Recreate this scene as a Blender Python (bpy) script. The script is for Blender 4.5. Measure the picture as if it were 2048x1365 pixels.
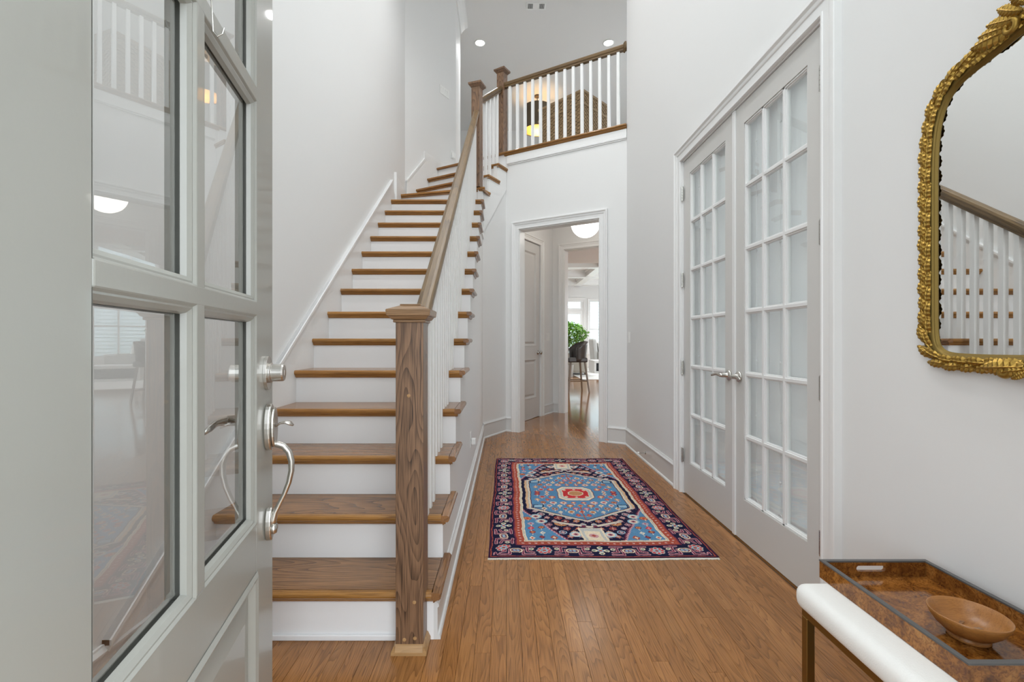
import bpy, bmesh, math, random
import numpy as np
from mathutils import Matrix, Vector
random.seed(7)
for o in list(bpy.data.objects):
    bpy.data.objects.remove(o)
SC = bpy.context.scene
COL = SC.collection
R = math.radians

# ------------------------------------------------------------------ camera
HC = 1.127                                   # lens height
cam_d = bpy.data.cameras.new('camera')
cam_d.sensor_width = 36.0
cam_d.lens = 924.0 / 2048.0 * 36.0
cam_d.shift_x = (1024 - 1013) / 2048.0
cam_d.clip_start = 0.02
cam_d.clip_end = 200
cam = bpy.data.objects.new('camera', cam_d)
COL.objects.link(cam)
cam.location = (0, 0, HC)
cam.rotation_euler = (R(90), 0, 0)
SC.camera = cam

# ------------------------------------------------------------------ daylight
world = bpy.data.worlds.new('overcast_sky')
SC.world = world
world.use_nodes = True
bg = world.node_tree.nodes['Background']
bg.inputs['Color'].default_value = (0.88, 0.945, 1.0, 1)
bg.inputs['Strength'].default_value = 3.3


def portal(name, loc, rot, sx, sy):
    """sky portal at an opening: guides sampling of the sky, adds no light of its own"""
    l = bpy.data.lights.new(name, 'AREA')
    l.shape = 'RECTANGLE'
    l.size, l.size_y = sx, sy
    l.cycles.is_portal = True
    o = bpy.data.objects.new(name, l)
    COL.objects.link(o)
    o.location = loc
    o.rotation_euler = rot
    return o


portal('front_door_portal', (0.04, 0.17, 1.23), (R(90), 0, 0), 1.0, 2.46)
portal('foyer_added_window_portal', (0.0, 0.17, 4.3), (R(90), 0, 0), 2.0, 2.9)
portal('hall_added_window_portal', (4.78, 8.3, 4.9), (0, R(90), 0), 2.0, 2.6)
portal('living_added_side_portal', (7.2, 15.5, 1.65), (0, R(90), 0), 2.6, 6.6)
portal('study_added_window_portal', (3.3, 2.7, 1.5), (0, R(90), 0), 1.9, 2.7)
portal('living_window_portal', (3.6, 20.42, 1.5), (R(-90), 0, 0), 6.4, 3.0)
SC.view_settings.view_transform = 'Standard'
SC.view_settings.look = 'None'
SC.view_settings.exposure = 0.44
SC.view_settings.gamma = 1.0
SC.view_settings.use_curve_mapping = False
SC.cycles.max_bounces = 8
SC.cycles.diffuse_bounces = 4
SC.cycles.glossy_bounces = 4
SC.cycles.transparent_max_bounces = 14
SC.cycles.sample_clamp_indirect = 6.0
SC.cycles.use_denoising = True
SC.cycles.use_adaptive_sampling = True
SC.cycles.adaptive_threshold = 0.03

# ------------------------------------------------------------------ materials
MATS = {}


def nodes(name):
    m = bpy.data.materials.new(name)
    m.use_nodes = True
    nt = m.node_tree
    return m, nt, nt.nodes['Principled BSDF']


def paint(name, col, rough=0.5, metal=0.0, bump=0.0, bscale=400, coat=0.0, spec=0.5, var=0.0, vscale=3.0):
    m, nt, p = nodes(name)
    p.inputs['Roughness'].default_value = rough
    p.inputs['Metallic'].default_value = metal
    p.inputs['Specular IOR Level'].default_value = spec
    p.inputs['Coat Weight'].default_value = coat
    c = (col[0], col[1], col[2], 1)
    p.inputs['Base Color'].default_value = c
    if var > 0:
        tc = nt.nodes.new('ShaderNodeTexCoord')
        n = nt.nodes.new('ShaderNodeTexNoise')
        n.inputs['Scale'].default_value = vscale
        n.inputs['Detail'].default_value = 4
        nt.links.new(tc.outputs['Object'], n.inputs['Vector'])
        mx = nt.nodes.new('ShaderNodeMix')
        mx.data_type = 'RGBA'
        mx.inputs['A'].default_value = tuple(v * (1 - var) for v in col) + (1,)
        mx.inputs['B'].default_value = tuple(min(1, v * (1 + var)) for v in col) + (1,)
        nt.links.new(n.outputs['Fac'], mx.inputs['Factor'])
        nt.links.new(mx.outputs['Result'], p.inputs['Base Color'])
    if bump > 0:
        tc = nt.nodes.new('ShaderNodeTexCoord')
        n = nt.nodes.new('ShaderNodeTexNoise')
        n.inputs['Scale'].default_value = bscale
        n.inputs['Detail'].default_value = 3
        nt.links.new(tc.outputs['Object'], n.inputs['Vector'])
        b = nt.nodes.new('ShaderNodeBump')
        b.inputs['Strength'].default_value = bump
        b.inputs['Distance'].default_value = 0.002
        nt.links.new(n.outputs['Fac'], b.inputs['Height'])
        nt.links.new(b.outputs['Normal'], p.inputs['Normal'])
    MATS[name] = m
    return m


def math_node(nt, op, a, b=None):
    n = nt.nodes.new('ShaderNodeMath')
    n.operation = op
    for i, v in enumerate((a, b)):
        if v is None:
            continue
        if isinstance(v, (int, float)):
            n.inputs[i].default_value = v
        else:
            nt.links.new(v, n.inputs[i])
    return n.outputs[0]


def mix_rgb(nt, fac, a, b, blend='MIX'):
    n = nt.nodes.new('ShaderNodeMix')
    n.data_type = 'RGBA'
    n.blend_type = blend
    if isinstance(fac, (int, float)):
        n.inputs['Factor'].default_value = fac
    else:
        nt.links.new(fac, n.inputs['Factor'])
    for k, v in (('A', a), ('B', b)):
        if isinstance(v, tuple):
            n.inputs[k].default_value = v if len(v) == 4 else v + (1,)
        else:
            nt.links.new(v, n.inputs[k])
    return n.outputs['Result']


def ramp(nt, fac, stops):
    n = nt.nodes.new('ShaderNodeValToRGB')
    e = n.color_ramp.elements
    while len(e) < len(stops):
        e.new(0.5)
    for el, (pos, c) in zip(e, stops):
        el.position = pos
        el.color = c if len(c) == 4 else c + (1,)
    nt.links.new(fac, n.inputs['Fac'])
    return n.outputs['Color']


def wood(name, light, mid, dark, axis='X', rings=14.0, across=9.0, along=0.7, rough=0.3, coat=0.0,
         contrast=0.6, pores=0.35, world_pos=False, var=0.25, far=False):
    """oak: cathedral figure from the contour lines of a stretched noise, plus pores"""
    m, nt, p = nodes(name)
    L = nt.links
    if world_pos:
        g = nt.nodes.new('ShaderNodeNewGeometry')
        src = g.outputs['Position']
    else:
        tc = nt.nodes.new('ShaderNodeTexCoord')
        src = tc.outputs['Object']
    oi = nt.nodes.new('ShaderNodeObjectInfo')
    rnd = oi.outputs['Random']
    mortar = None
    if far:                                   # surface too far away for single planks
        mp = nt.nodes.new('ShaderNodeMapping')
        mp.inputs['Rotation'].default_value = (0, 0, R(90))
        L.new(src, mp.inputs['Vector'])
        bt = nt.nodes.new('ShaderNodeTexBrick')
        bt.inputs['Scale'].default_value = 1.0
        bt.inputs['Brick Width'].default_value = 0.95
        bt.inputs['Row Height'].default_value = 0.057
        bt.inputs['Mortar Size'].default_value = 0.0009
        bt.inputs['Color1'].default_value = (0, 0, 0, 1)
        bt.inputs['Color2'].default_value = (1, 1, 1, 1)
        bt.inputs['Mortar'].default_value = (.5, .5, .5, 1)
        bt.offset = 0.37
        L.new(mp.outputs['Vector'], bt.inputs['Vector'])
        rnd = math_node(nt, 'MULTIPLY', bt.outputs['Color'], 1.0)
        mortar = bt.outputs['Fac']
    off = nt.nodes.new('ShaderNodeVectorMath')
    off.operation = 'MULTIPLY_ADD'
    cx = nt.nodes.new('ShaderNodeCombineXYZ')
    for k in range(3):
        L.new(rnd, cx.inputs[k])
    L.new(cx.outputs[0], off.inputs[0])
    off.inputs[1].default_value = (37.0, 53.0, 41.0)
    L.new(src, off.inputs[2])
    ai = 'XYZ'.index(axis)

    def stretched(ac, al, detail, rough_):
        mp = nt.nodes.new('ShaderNodeMapping')
        s = [ac, ac, ac]
        s[ai] = al
        mp.inputs['Scale'].default_value = s
        L.new(off.outputs[0], mp.inputs['Vector'])
        n = nt.nodes.new('ShaderNodeTexNoise')
        n.inputs['Scale'].default_value = 1.0
        n.inputs['Detail'].default_value = detail
        n.inputs['Roughness'].default_value = rough_
        L.new(mp.outputs['Vector'], n.inputs['Vector'])
        return n.outputs['Fac']
    big = stretched(across, along, 1.5, 0.4)
    ring = math_node(nt, 'FRACT', math_node(nt, 'MULTIPLY', big, rings))
    ring = math_node(nt, 'POWER', math_node(nt, 'SUBTRACT', 1.0, ring), 2.2)
    pore = stretched(420.0, 9.0, 2.0, 0.6)
    pore = math_node(nt, 'MULTIPLY', math_node(nt, 'SUBTRACT', pore, 0.42), 4.0)
    tone = stretched(across * 0.5, along * 0.8, 2.0, 0.5)
    base = ramp(nt, tone, [(0.3, light), (0.7, mid)])
    pn = nt.nodes.new('ShaderNodeClamp')
    L.new(pore, pn.inputs[0])
    rp = math_node(nt, 'MULTIPLY', ring, math_node(nt, 'ADD', math_node(nt, 'MULTIPLY', pn.outputs[0], 0.55), 0.45))
    c = mix_rgb(nt, math_node(nt, 'MULTIPLY', rp, contrast), base, dark)
    c = mix_rgb(nt, math_node(nt, 'MULTIPLY', pn.outputs[0], pores), c, dark)
    vr = math_node(nt, 'ADD', math_node(nt, 'MULTIPLY', rnd, 2 * var), 1 - var)
    hs = nt.nodes.new('ShaderNodeHueSaturation')
    L.new(vr, hs.inputs['Value'])
    L.new(c, hs.inputs['Color'])
    c = hs.outputs['Color']
    if mortar is not None:
        c = mix_rgb(nt, math_node(nt, 'MULTIPLY', mortar, 0.6), c, tuple(v * 0.35 for v in dark))
    L.new(c, p.inputs['Base Color'])
    p.inputs['Roughness'].default_value = rough
    p.inputs['Coat Weight'].default_value = coat
    p.inputs['Coat Roughness'].default_value = 0.12
    MATS[name] = m
    return m


def glass(name, tint=(0.97, 0.985, 0.98), refl=1.0, ior=1.5, rough=0.0):
    m = bpy.data.materials.new(name)
    m.use_nodes = True
    nt = m.node_tree
    nt.nodes.remove(nt.nodes['Principled BSDF'])
    out = nt.nodes['Material Output']
    t = nt.nodes.new('ShaderNodeBsdfTransparent')
    t.inputs['Color'].default_value = tint + (1,)
    g = nt.nodes.new('ShaderNodeBsdfGlossy')
    g.inputs['Roughness'].default_value = rough
    fr = nt.nodes.new('ShaderNodeFresnel')
    ge = nt.nodes.new('ShaderNodeNewGeometry')
    io = math_node(nt, 'ADD', math_node(nt, 'MULTIPLY', ge.outputs['Backfacing'], 1.0 / ior - ior), ior)
    nt.links.new(io, fr.inputs['IOR'])
    f = math_node(nt, 'MULTIPLY', fr.outputs[0], refl)
    f = math_node(nt, 'MINIMUM', f, 1.0)
    mx = nt.nodes.new('ShaderNodeMixShader')
    nt.links.new(f, mx.inputs[0])
    nt.links.new(t.outputs[0], mx.inputs[1])
    nt.links.new(g.outputs[0], mx.inputs[2])
    nt.links.new(mx.outputs[0], out.inputs['Surface'])
    MATS[name] = m
    return m


def glow(name, col, strength, base=(0.9, 0.9, 0.9)):
    m, nt, p = nodes(name)
    p.inputs['Base Color'].default_value = base + (1,)
    p.inputs['Emission Color'].default_value = col + (1,)
    p.inputs['Emission Strength'].default_value = strength
    MATS[name] = m
    return m


paint('wall', (0.80, 0.80, 0.79), 0.62)
paint('ceiling', (0.78, 0.77, 0.755), 0.7)
paint('trim', (0.84, 0.84, 0.83), 0.32)
paint('baseboard', (0.70, 0.70, 0.69), 0.3)
paint('riser', (0.86, 0.86, 0.86), 0.35)
paint('door_greige', (0.64, 0.63, 0.605), 0.33)
paint('muntin_white', (0.80, 0.80, 0.79), 0.3)
paint('door_grey', (0.345, 0.348, 0.315), 0.30, bump=0.05, bscale=90, coat=0.25)
paint('panel_door', (0.68, 0.67, 0.65), 0.35)
paint('nickel', (0.62, 0.60, 0.56), 0.27, metal=1.0)
paint('steel', (0.52, 0.51, 0.48), 0.25, metal=1.0)
paint('brass', (0.28, 0.185, 0.06), 0.34, metal=0.95)
paint('gold', (0.36, 0.225, 0.05), 0.38, metal=0.9, bump=0.2, bscale=160, var=0.40, vscale=40)
paint('gold_dark', (0.21, 0.140, 0.035), 0.45, metal=0.75)
paint('plate_white', (0.86, 0.86, 0.84), 0.35)
paint('plastic_dark', (0.05, 0.05, 0.05), 0.5)
paint('boucle', (0.83, 0.825, 0.79), 0.95, bump=0.5, bscale=260)
paint('rim_grey', (0.085, 0.083, 0.08), 0.35)
paint('sheer', (0.86, 0.86, 0.86), 0.9, bump=0.15, bscale=700)
nt = MATS['sheer'].node_tree
tl = nt.nodes.new('ShaderNodeBsdfTranslucent')
tl.inputs['Color'].default_value = (.86, .86, .86, 1)
mx = nt.nodes.new('ShaderNodeMixShader')
mx.inputs[0].default_value = 0.30
nt.links.new(nt.nodes['Principled BSDF'].outputs[0], mx.inputs[1])
nt.links.new(tl.outputs[0], mx.inputs[2])
nt.links.new(mx.outputs[0], nt.nodes['Material Output'].inputs['Surface'])
paint('cord', (0.88, 0.88, 0.88), 0.7)
paint('stool_leather', (0.045, 0.037, 0.032), 0.38)
paint('nailhead', (0.55, 0.5, 0.42), 0.3, metal=1)
paint('sofa_fabric', (0.47, 0.43, 0.37), 0.95, bump=0.2)
paint('chair_fabric', (0.42, 0.42, 0.40), 0.95, bump=0.2)
paint('pillow_fabric', (0.75, 0.74, 0.70), 0.95)
paint('table_stone', (0.60, 0.59, 0.57), 0.5)
paint('table_dark', (0.04, 0.04, 0.04), 0.5)
paint('rug_pale', (0.62, 0.61, 0.59), 0.98, bump=0.4, var=0.12)
paint('leaf_green', (0.17, 0.36, 0.055), 0.5, var=0.45, vscale=9)
paint('bark', (0.12, 0.08, 0.05), 0.8)
paint('pot', (0.35, 0.33, 0.30), 0.7)
paint('siding', (0.60, 0.67, 0.72), 0.7)
paint('lawn', (0.16, 0.22, 0.09), 0.95, var=0.3)
paint('wicker', (0.36, 0.245, 0.13), 0.65, var=0.6, vscale=60)
paint('wicker_core', (0.06, 0.04, 0.025), 0.8)
paint('drum_brass', (0.13, 0.098, 0.06), 0.5, metal=0.2)
paint('drum_inside', (0.75, 0.52, 0.20), 0.4, metal=0.6)
paint('wool_fringe', (0.80, 0.76, 0.66), 0.95)
wood('oak_floor', (0.400, 0.180, 0.056), (0.320, 0.135, 0.038), (0.095, 0.034, 0.009), 'Y', rings=20, across=13,
     along=1.5, rough=0.21, contrast=0.80, pores=0.34, world_pos=True, var=0.12)
wood('oak_floor_far', (0.400, 0.185, 0.062), (0.320, 0.140, 0.043), (0.120, 0.050, 0.016), 'Y', rings=13, across=13,
     along=1.5, rough=0.11, contrast=0.45, pores=0.25, world_pos=True, var=0.13, far=True)
wood('oak_tread', (0.36, 0.185, 0.080), (0.28, 0.135, 0.055), (0.050, 0.022, 0.010), 'X', rings=19, across=7,
     along=0.9, rough=0.22, contrast=0.95, pores=0.45, var=0.10)
wood('oak_nose', (0.43, 0.215, 0.058), (0.34, 0.155, 0.040), (0.11, 0.042, 0.010), 'X', rings=9, across=24,
     along=0.9, rough=0.24, contrast=0.6, pores=0.45, var=0.12)
wood('oak_return', (0.34, 0.165, 0.065), (0.25, 0.115, 0.042), (0.075, 0.032, 0.013), 'Y', rings=9, across=12,
     along=1.6, rough=0.24, contrast=0.75, pores=0.4, var=0.12)
wood('oak_newel', (0.29, 0.168, 0.096), (0.225, 0.124, 0.068), (0.022, 0.011, 0.007), 'Z', rings=26, across=8,
     along=1.5, rough=0.33, contrast=1.0, pores=0.5, var=0.08)
wood('oak_rail', (0.22, 0.138, 0.056), (0.17, 0.100, 0.038), (0.045, 0.025, 0.010), 'X', rings=9, across=14,
     along=0.7, rough=0.42, contrast=0.9, pores=0.55, var=0.08)
wood('oak_cap', (0.42, 0.26, 0.135), (0.33, 0.19, 0.092), (0.085, 0.043, 0.020), 'X', rings=8, across=14,
     along=1.4, rough=0.33, contrast=0.8, pores=0.5, var=0.1)
wood('oak_shoe', (0.52, 0.32, 0.14), (0.45, 0.26, 0.11), (0.22, 0.11, 0.04), 'X', rings=8, across=14,
     along=1.0, rough=0.4, contrast=0.4, pores=0.3, var=0.05)
wood('bowl_wood', (0.44, 0.195, 0.050), (0.34, 0.140, 0.032), (0.17, 0.060, 0.012), 'X', rings=7, across=14,
     along=2.5, rough=0.33, contrast=0.45, pores=0.35, var=0.0)
wood('stool_wood', (0.15, 0.085, 0.035), (0.11, 0.06, 0.024), (0.04, 0.02, 0.01), 'Z', rough=0.4)
# burl veneer: swirling mottle under gloss lacquer
m, nt, p = nodes('burl')
tc = nt.nodes.new('ShaderNodeTexCoord')
n1 = nt.nodes.new('ShaderNodeTexNoise')
n1.inputs['Scale'].default_value = 11
n1.inputs['Detail'].default_value = 8
n1.inputs['Roughness'].default_value = 0.62
n1.inputs['Distortion'].default_value = 1.6
nt.links.new(tc.outputs['Object'], n1.inputs['Vector'])
c1 = ramp(nt, n1.outputs['Fac'], [(0.26, (0.045, 0.013, 0.0024)), (0.40, (0.175, 0.060, 0.010)), (0.54, (0.330, 0.128, 0.024)), (0.72, (0.44, 0.20, 0.05))])
n2 = nt.nodes.new('ShaderNodeTexNoise')
n2.inputs['Scale'].default_value = 70
n2.inputs['Detail'].default_value = 5
n2.inputs['Distortion'].default_value = 2.5
nt.links.new(tc.outputs['Object'], n2.inputs['Vector'])
c2 = ramp(nt, n2.outputs['Fac'], [(0.36, (0.38, 0.28, 0.2)), (0.56, (1, 1, 1))])
nt.links.new(mix_rgb(nt, 0.8, c1, c2, 'MULTIPLY'), p.inputs['Base Color'])
p.inputs['Roughness'].default_value = 0.10
p.inputs['Specular IOR Level'].default_value = 0.45
MATS['burl'] = m
glass('door_glass', refl=1.6, ior=1.55)
glass('pane_glass', refl=0.9, ior=1.5)
glass('clear_glass', refl=0.8)
m, nt, p = nodes('mirror_silver')
p.inputs['Base Color'].default_value = (0.86, 0.87, 0.86, 1)
p.inputs['Metallic'].default_value = 1
p.inputs['Roughness'].default_value = 0.01
MATS['mirror_silver'] = m
glow('lamp_white', (1.0, 0.96, 0.90), 14.0)
glow('globe_glow', (1.0, 0.95, 0.88), 4.2, (0.9, 0.88, 0.84))
glow('bulb_warm', (1.0, 0.72, 0.36), 5.0)
# rug: knots carry their own dye colour
m, nt, p = nodes('rug_wool')
at = nt.nodes.new('ShaderNodeAttribute')
at.attribute_name = 'dye'
nt.links.new(at.outputs['Color'], p.inputs['Base Color'])
p.inputs['Roughness'].default_value = 0.95
p.inputs['Specular IOR Level'].default_value = 0.1
tc = nt.nodes.new('ShaderNodeTexCoord')
n = nt.nodes.new('ShaderNodeTexNoise')
n.inputs['Scale'].default_value = 350
nt.links.new(tc.outputs['Object'], n.inputs['Vector'])
b = nt.nodes.new('ShaderNodeBump')
b.inputs['Strength'].default_value = 0.5
b.inputs['Distance'].default_value = 0.002
nt.links.new(n.outputs['Fac'], b.inputs['Height'])
nt.links.new(b.outputs['Normal'], p.inputs['Normal'])
MATS['rug_wool'] = m

# ------------------------------------------------------------------ builders
WM = {}                                    # world matrices of parents


class MB:
    def __init__(self, M=None):
        self.v, self.f, self.M = [], [], M or Matrix()

    def add(self, vs, fs):
        n = len(self.v)
        self.v += [tuple(self.M @ Vector(q)) for q in vs]
        self.f += [[i + n for i in f] for f in fs]
        return self

    def box(self, x0, y0, z0, x1, y1, z1):
        x0, x1 = sorted((x0, x1)); y0, y1 = sorted((y0, y1)); z0, z1 = sorted((z0, z1))
        vs = [(x0, y0, z0), (x1, y0, z0), (x1, y1, z0), (x0, y1, z0),
              (x0, y0, z1), (x1, y0, z1), (x1, y1, z1), (x0, y1, z1)]
        return self.add(vs, [(3, 2, 1, 0), (4, 5, 6, 7), (0, 1, 5, 4), (1, 2, 6, 5), (2, 3, 7, 6), (3, 0, 4, 7)])

    def prism(self, poly, z0, z1, mp=None):
        """poly in 2D extruded; mp maps (a, b, c) -> xyz, default c is z"""
        mp = mp or (lambda a, b, c: (a, b, c))
        n = len(poly)
        vs = [mp(a, b, z0) for a, b in poly] + [mp(a, b, z1) for a, b in poly]
        fs = [list(range(n))[::-1], list(range(n, 2 * n))]
        fs += [(i, (i + 1) % n, n + (i + 1) % n, n + i) for i in range(n)]
        return self.add(vs, fs)

    def lathe(self, prof, n=24, c=(0, 0, 0)):
        vs, fs = [], []
        for r, z in prof:
            for k in range(n):
                a = 2 * math.pi * k / n
                vs.append((c[0] + r * math.cos(a), c[1] + r * math.sin(a), c[2] + z))
        for i in range(len(prof) - 1):
            for k in range(n):
                k2 = (k + 1) % n
                fs.append((i * n + k, i * n + k2, (i + 1) * n + k2, (i + 1) * n + k))
        closed = abs(prof[0][0] - prof[-1][0]) < 1e-6 and abs(prof[0][1] - prof[-1][1]) < 1e-6
        if prof[0][0] > 1e-5 and not closed:
            fs.append(list(range(n))[::-1])
        if prof[-1][0] > 1e-5 and not closed:
            fs.append(list(range((len(prof) - 1) * n, len(prof) * n)))
        return self.add(vs, fs)

    def tube(self, pts, rad, n=8, flat=1.0):
        pts = [Vector(q) for q in pts]
        rs = rad if isinstance(rad, (list, tuple)) else [rad] * len(pts)
        vs, fs = [], []
        up = None
        for i, q in enumerate(pts):
            t = (pts[min(i + 1, len(pts) - 1)] - pts[max(i - 1, 0)]).normalized()
            if up is None:
                up = Vector((0, 0, 1)) if abs(t.z) < 0.9 else Vector((1, 0, 0))
            a = t.cross(up).normalized()
            b_ = a.cross(t).normalized()
            up = b_
            for k in range(n):
                w = 2 * math.pi * k / n
                vs.append(tuple(q + a * (rs[i] * math.cos(w)) + b_ * (rs[i] * flat * math.sin(w))))
        for i in range(len(pts) - 1):
            for k in range(n):
                k2 = (k + 1) % n
                fs.append((i * n + k, i * n + k2, (i + 1) * n + k2, (i + 1) * n + k))
        fs.append(list(range(n))[::-1])
        fs.append(list(range((len(pts) - 1) * n, len(pts) * n)))
        return self.add(vs, fs)

    def mesh(self, name, mat, smooth=False):
        me = bpy.data.meshes.new(name)
        me.from_pydata(self.v, [], self.f)
        bm = bmesh.new()
        bm.from_mesh(me)
        bmesh.ops.recalc_face_normals(bm, faces=bm.faces)
        bm.to_mesh(me)
        bm.free()
        if mat:
            me.materials.append(MATS[mat])
        if smooth:
            for q in me.polygons:
                q.use_smooth = True
        me.update()
        return me

    def build(self, name, mat, parent=None, bevel=0.0, smooth=False, segs=2, M=None, angle=40):
        """link as one mesh object; M: the object's own world frame (vertices are given in world space
        unless M is set, then in that frame)"""
        me = self.mesh(name, mat, smooth)
        o = bpy.data.objects.new(name, me)
        COL.objects.link(o)
        PW = WM.get(parent.name, Matrix()) if parent else Matrix()
        if M is None:
            me.transform(PW.inverted())
            WM[o.name] = PW.copy()
        else:
            o.matrix_basis = PW.inverted() @ M
            WM[o.name] = M.copy()
        if parent:
            o.parent = parent
        if bevel > 0:
            md = o.modifiers.new('edge', 'BEVEL')
            md.width = bevel
            md.segments = segs
            md.limit_method = 'ANGLE'
            md.angle_limit = R(angle)
            if segs > 1:
                md.harden_normals = False
        return o


def inst(name, me, parent, M):
    o = bpy.data.objects.new(name, me)
    COL.objects.link(o)
    PW = WM.get(parent.name, Matrix()) if parent else Matrix()
    if parent:
        o.parent = parent
    o.matrix_basis = PW.inverted() @ M
    WM[o.name] = M.copy()
    return o


def tag(o, label=None, cat=None, group=None, kind=None):
    for k, v in (('label', label), ('category', cat), ('group', group), ('kind', kind)):
        if v:
            o[k] = v
    return o


def thing(name, loc, label=None, cat=None, group=None, kind=None, rz=0.0):
    o = bpy.data.objects.new(name, None)
    COL.objects.link(o)
    o.empty_display_size = 0.05
    M = Matrix.Translation(loc) @ Matrix.Rotation(rz, 4, 'Z')
    o.matrix_basis = M
    WM[o.name] = M
    return tag(o, label, cat, group, kind)


def T(x, y, z):
    return Matrix.Translation((x, y, z))


def RZ(a):
    return Matrix.Rotation(a, 4, 'Z')


def frame_x(p0, p1):
    """frame at p0 whose local x runs to p1 and local z stays as upright as it can"""
    x = (Vector(p1) - Vector(p0)).normalized()
    y = Vector((0, 0, 1)).cross(x).normalized()
    z = x.cross(y)
    M = Matrix((x, y, z)).transposed().to_4x4()
    M.translation = Vector(p0)
    return M


# plan constants -----------------------------------------------------------
XL, XS, XR = -1.27, -0.275, 1.31            # stair wall, open side of stairs, door wall
ZC = 6.23                                   # foyer and upper hall ceiling
Z2 = 3.49                                   # upper floor
P0 = (1.31, 5.03)                           # corner of door wall and angled wall
CU, SU = math.cos(R(30)), math.sin(R(30))
ANG = Matrix.Translation((P0[0], P0[1], 0)) @ Matrix.Rotation(R(-30), 4, 'Z')   # local x = u, y = v


def W(u, v):
    return (P0[0] + u * CU + v * SU, P0[1] - u * SU + v * CU)


def struct(o):
    o['kind'] = 'structure'
    return o


# ------------------------------------------------------------------ floor
fl = MB()
fl.prism([(-1.27, 1.25), (1.32, 1.25), (1.32, 5.03), W(-1.54, 0), (-1.27, 5.8)], -0.06, -0.006)
floor = struct(fl.build('floor', 'plastic_dark'))
pm = MB()
w2, ch = 0.5, 0.008
pm.add([(-.5, -.5, -1), (.5, -.5, -1), (.5, .5, -1), (-.5, .5, -1),
        (-.5, -.5, -.12), (.5, -.5, -.12), (.5, .5, -.12), (-.5, .5, -.12),
        (-.5 + ch, -.4996, 0), (.5 - ch, -.4996, 0), (.5 - ch, .4996, 0), (-.5 + ch, .4996, 0)],
       [(3, 2, 1, 0), (0, 1, 5, 4), (1, 2, 6, 5), (2, 3, 7, 6), (3, 0, 4, 7),
        (4, 5, 9, 8), (5, 6, 10, 9), (6, 7, 11, 10), (7, 4, 8, 11), (8, 9, 10, 11)])
plank_me = pm.mesh('plank', 'oak_floor')
PW_ = 0.057
rows = int((1.31 + 1.27) / PW_) + 1
rp = random.Random(11)
npl = 0
for r in range(rows):
    x = XR - 0.0285 - r * PW_
    if x < -1.30:
        break
    y1 = 1.72 if x < -0.30 else min(5.86, 5.03 + (1.31 - x) * 0.577 + 0.03)
    if x < 0.03 and x > -0.31:
        y1 = min(y1, 5.33 + (x + 0.275) * 1.732 + 0.03)
    if x < -0.30:
        y1 = 1.76
    y = 1.25
    first = True
    while y < y1 - 0.02:
        L_ = rp.uniform(0.55, 1.35)
        if first:
            L_ = rp.uniform(0.25, 1.2)
            first = False
        ye = y + L_
        if ye > y1 - 0.25:
            ye = y1
        inst('plank', plank_me, floor, T(x, (y + ye) / 2, 0) @ Matrix.Diagonal((PW_ - 0.0004, ye - y - 0.0005, 0.018, 1)))
        npl += 1
        y = ye
print('planks', npl)
ff = MB()
ff.prism([(-1.5, 0.15), (1.6, 0.15), (1.6, 1.25), (-1.5, 1.25)], -0.06, 0)
ff.prism([W(-1.54, 0.0), W(0.0, 0.0), W(0.6, 0.0), (7, 5.0), (7, 20.3), (-2, 20.3), (-2, 8), (-0.6, 7.0)], -0.06, -0.0002)
struct(ff.build('floor_hall', 'oak_floor_far'))

# ------------------------------------------------------------------ walls
YF0, YF1 = 0.19, 0.36
mb = MB().prism([(XL, YF0), (XL, 5.78), (XL - 0.14, 5.78), (XL - 0.14, YF0)], 0, ZC)
struct(mb.build('wall_left', 'wall'))
mb = MB().prism([(XL, 5.78), (-0.735, 6.707), (-0.745, 7.45), (-1.9, 7.45), (-1.41, 5.78)], 0, ZC)
struct(mb.build('wall_stairwell', 'wall'))
# door wall with the French-door opening
OY0, OY1, OZ = 1.902, 3.446, 2.468
mb = MB()
for (y0, y1, z0, z1) in ((YF0, OY0, 0, ZC), (OY1, 5.03, 0, ZC), (OY0, OY1, OZ, ZC)):
    mb.box(XR, y0, z0, XR + 0.14, y1, z1)
struct(mb.build('wall_right', 'wall'))
# front wall: door opening, and unseen tall window added above it for daylight
mb = MB()
DX0, DX1, DZ = -0.455, 0.515, 2.465
WX0, WX1, WZ0, WZ1 = -0.95, 1.0, 2.95, 5.75
mb.box(XL - .14, YF0, 0, DX0, YF1, WZ0)
mb.box(DX1, YF0, 0, XR + .14, YF1, WZ0)
mb.box(DX0, YF0, DZ, DX1, YF1, WZ0)
mb.box(XL - .14, YF0, WZ0, WX0, YF1, WZ1)
mb.box(WX1, YF0, WZ0, XR + .14, YF1, WZ1)
mb.box(XL - .14, YF0, WZ1, XR + .14, YF1, ZC)
struct(mb.build('wall_front', 'wall'))
# angled wall with cased opening
U0, U1, UZ = -1.335, -0.305, 2.505
mb = MB(ANG)
mb.box(-1.60, 0, 0, U0, 0.13, Z2 - 0.05)
mb.box(U1, 0, 0, 0.0, 0.13, Z2 - 0.05)
mb.box(0.0, 0.085, 0, 0.35, 0.13, Z2 - 0.05)
mb.box(U0, 0, UZ, U1, 0.13, Z2 - 0.05)
struct(mb.build('wall_back', 'wall'))
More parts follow.
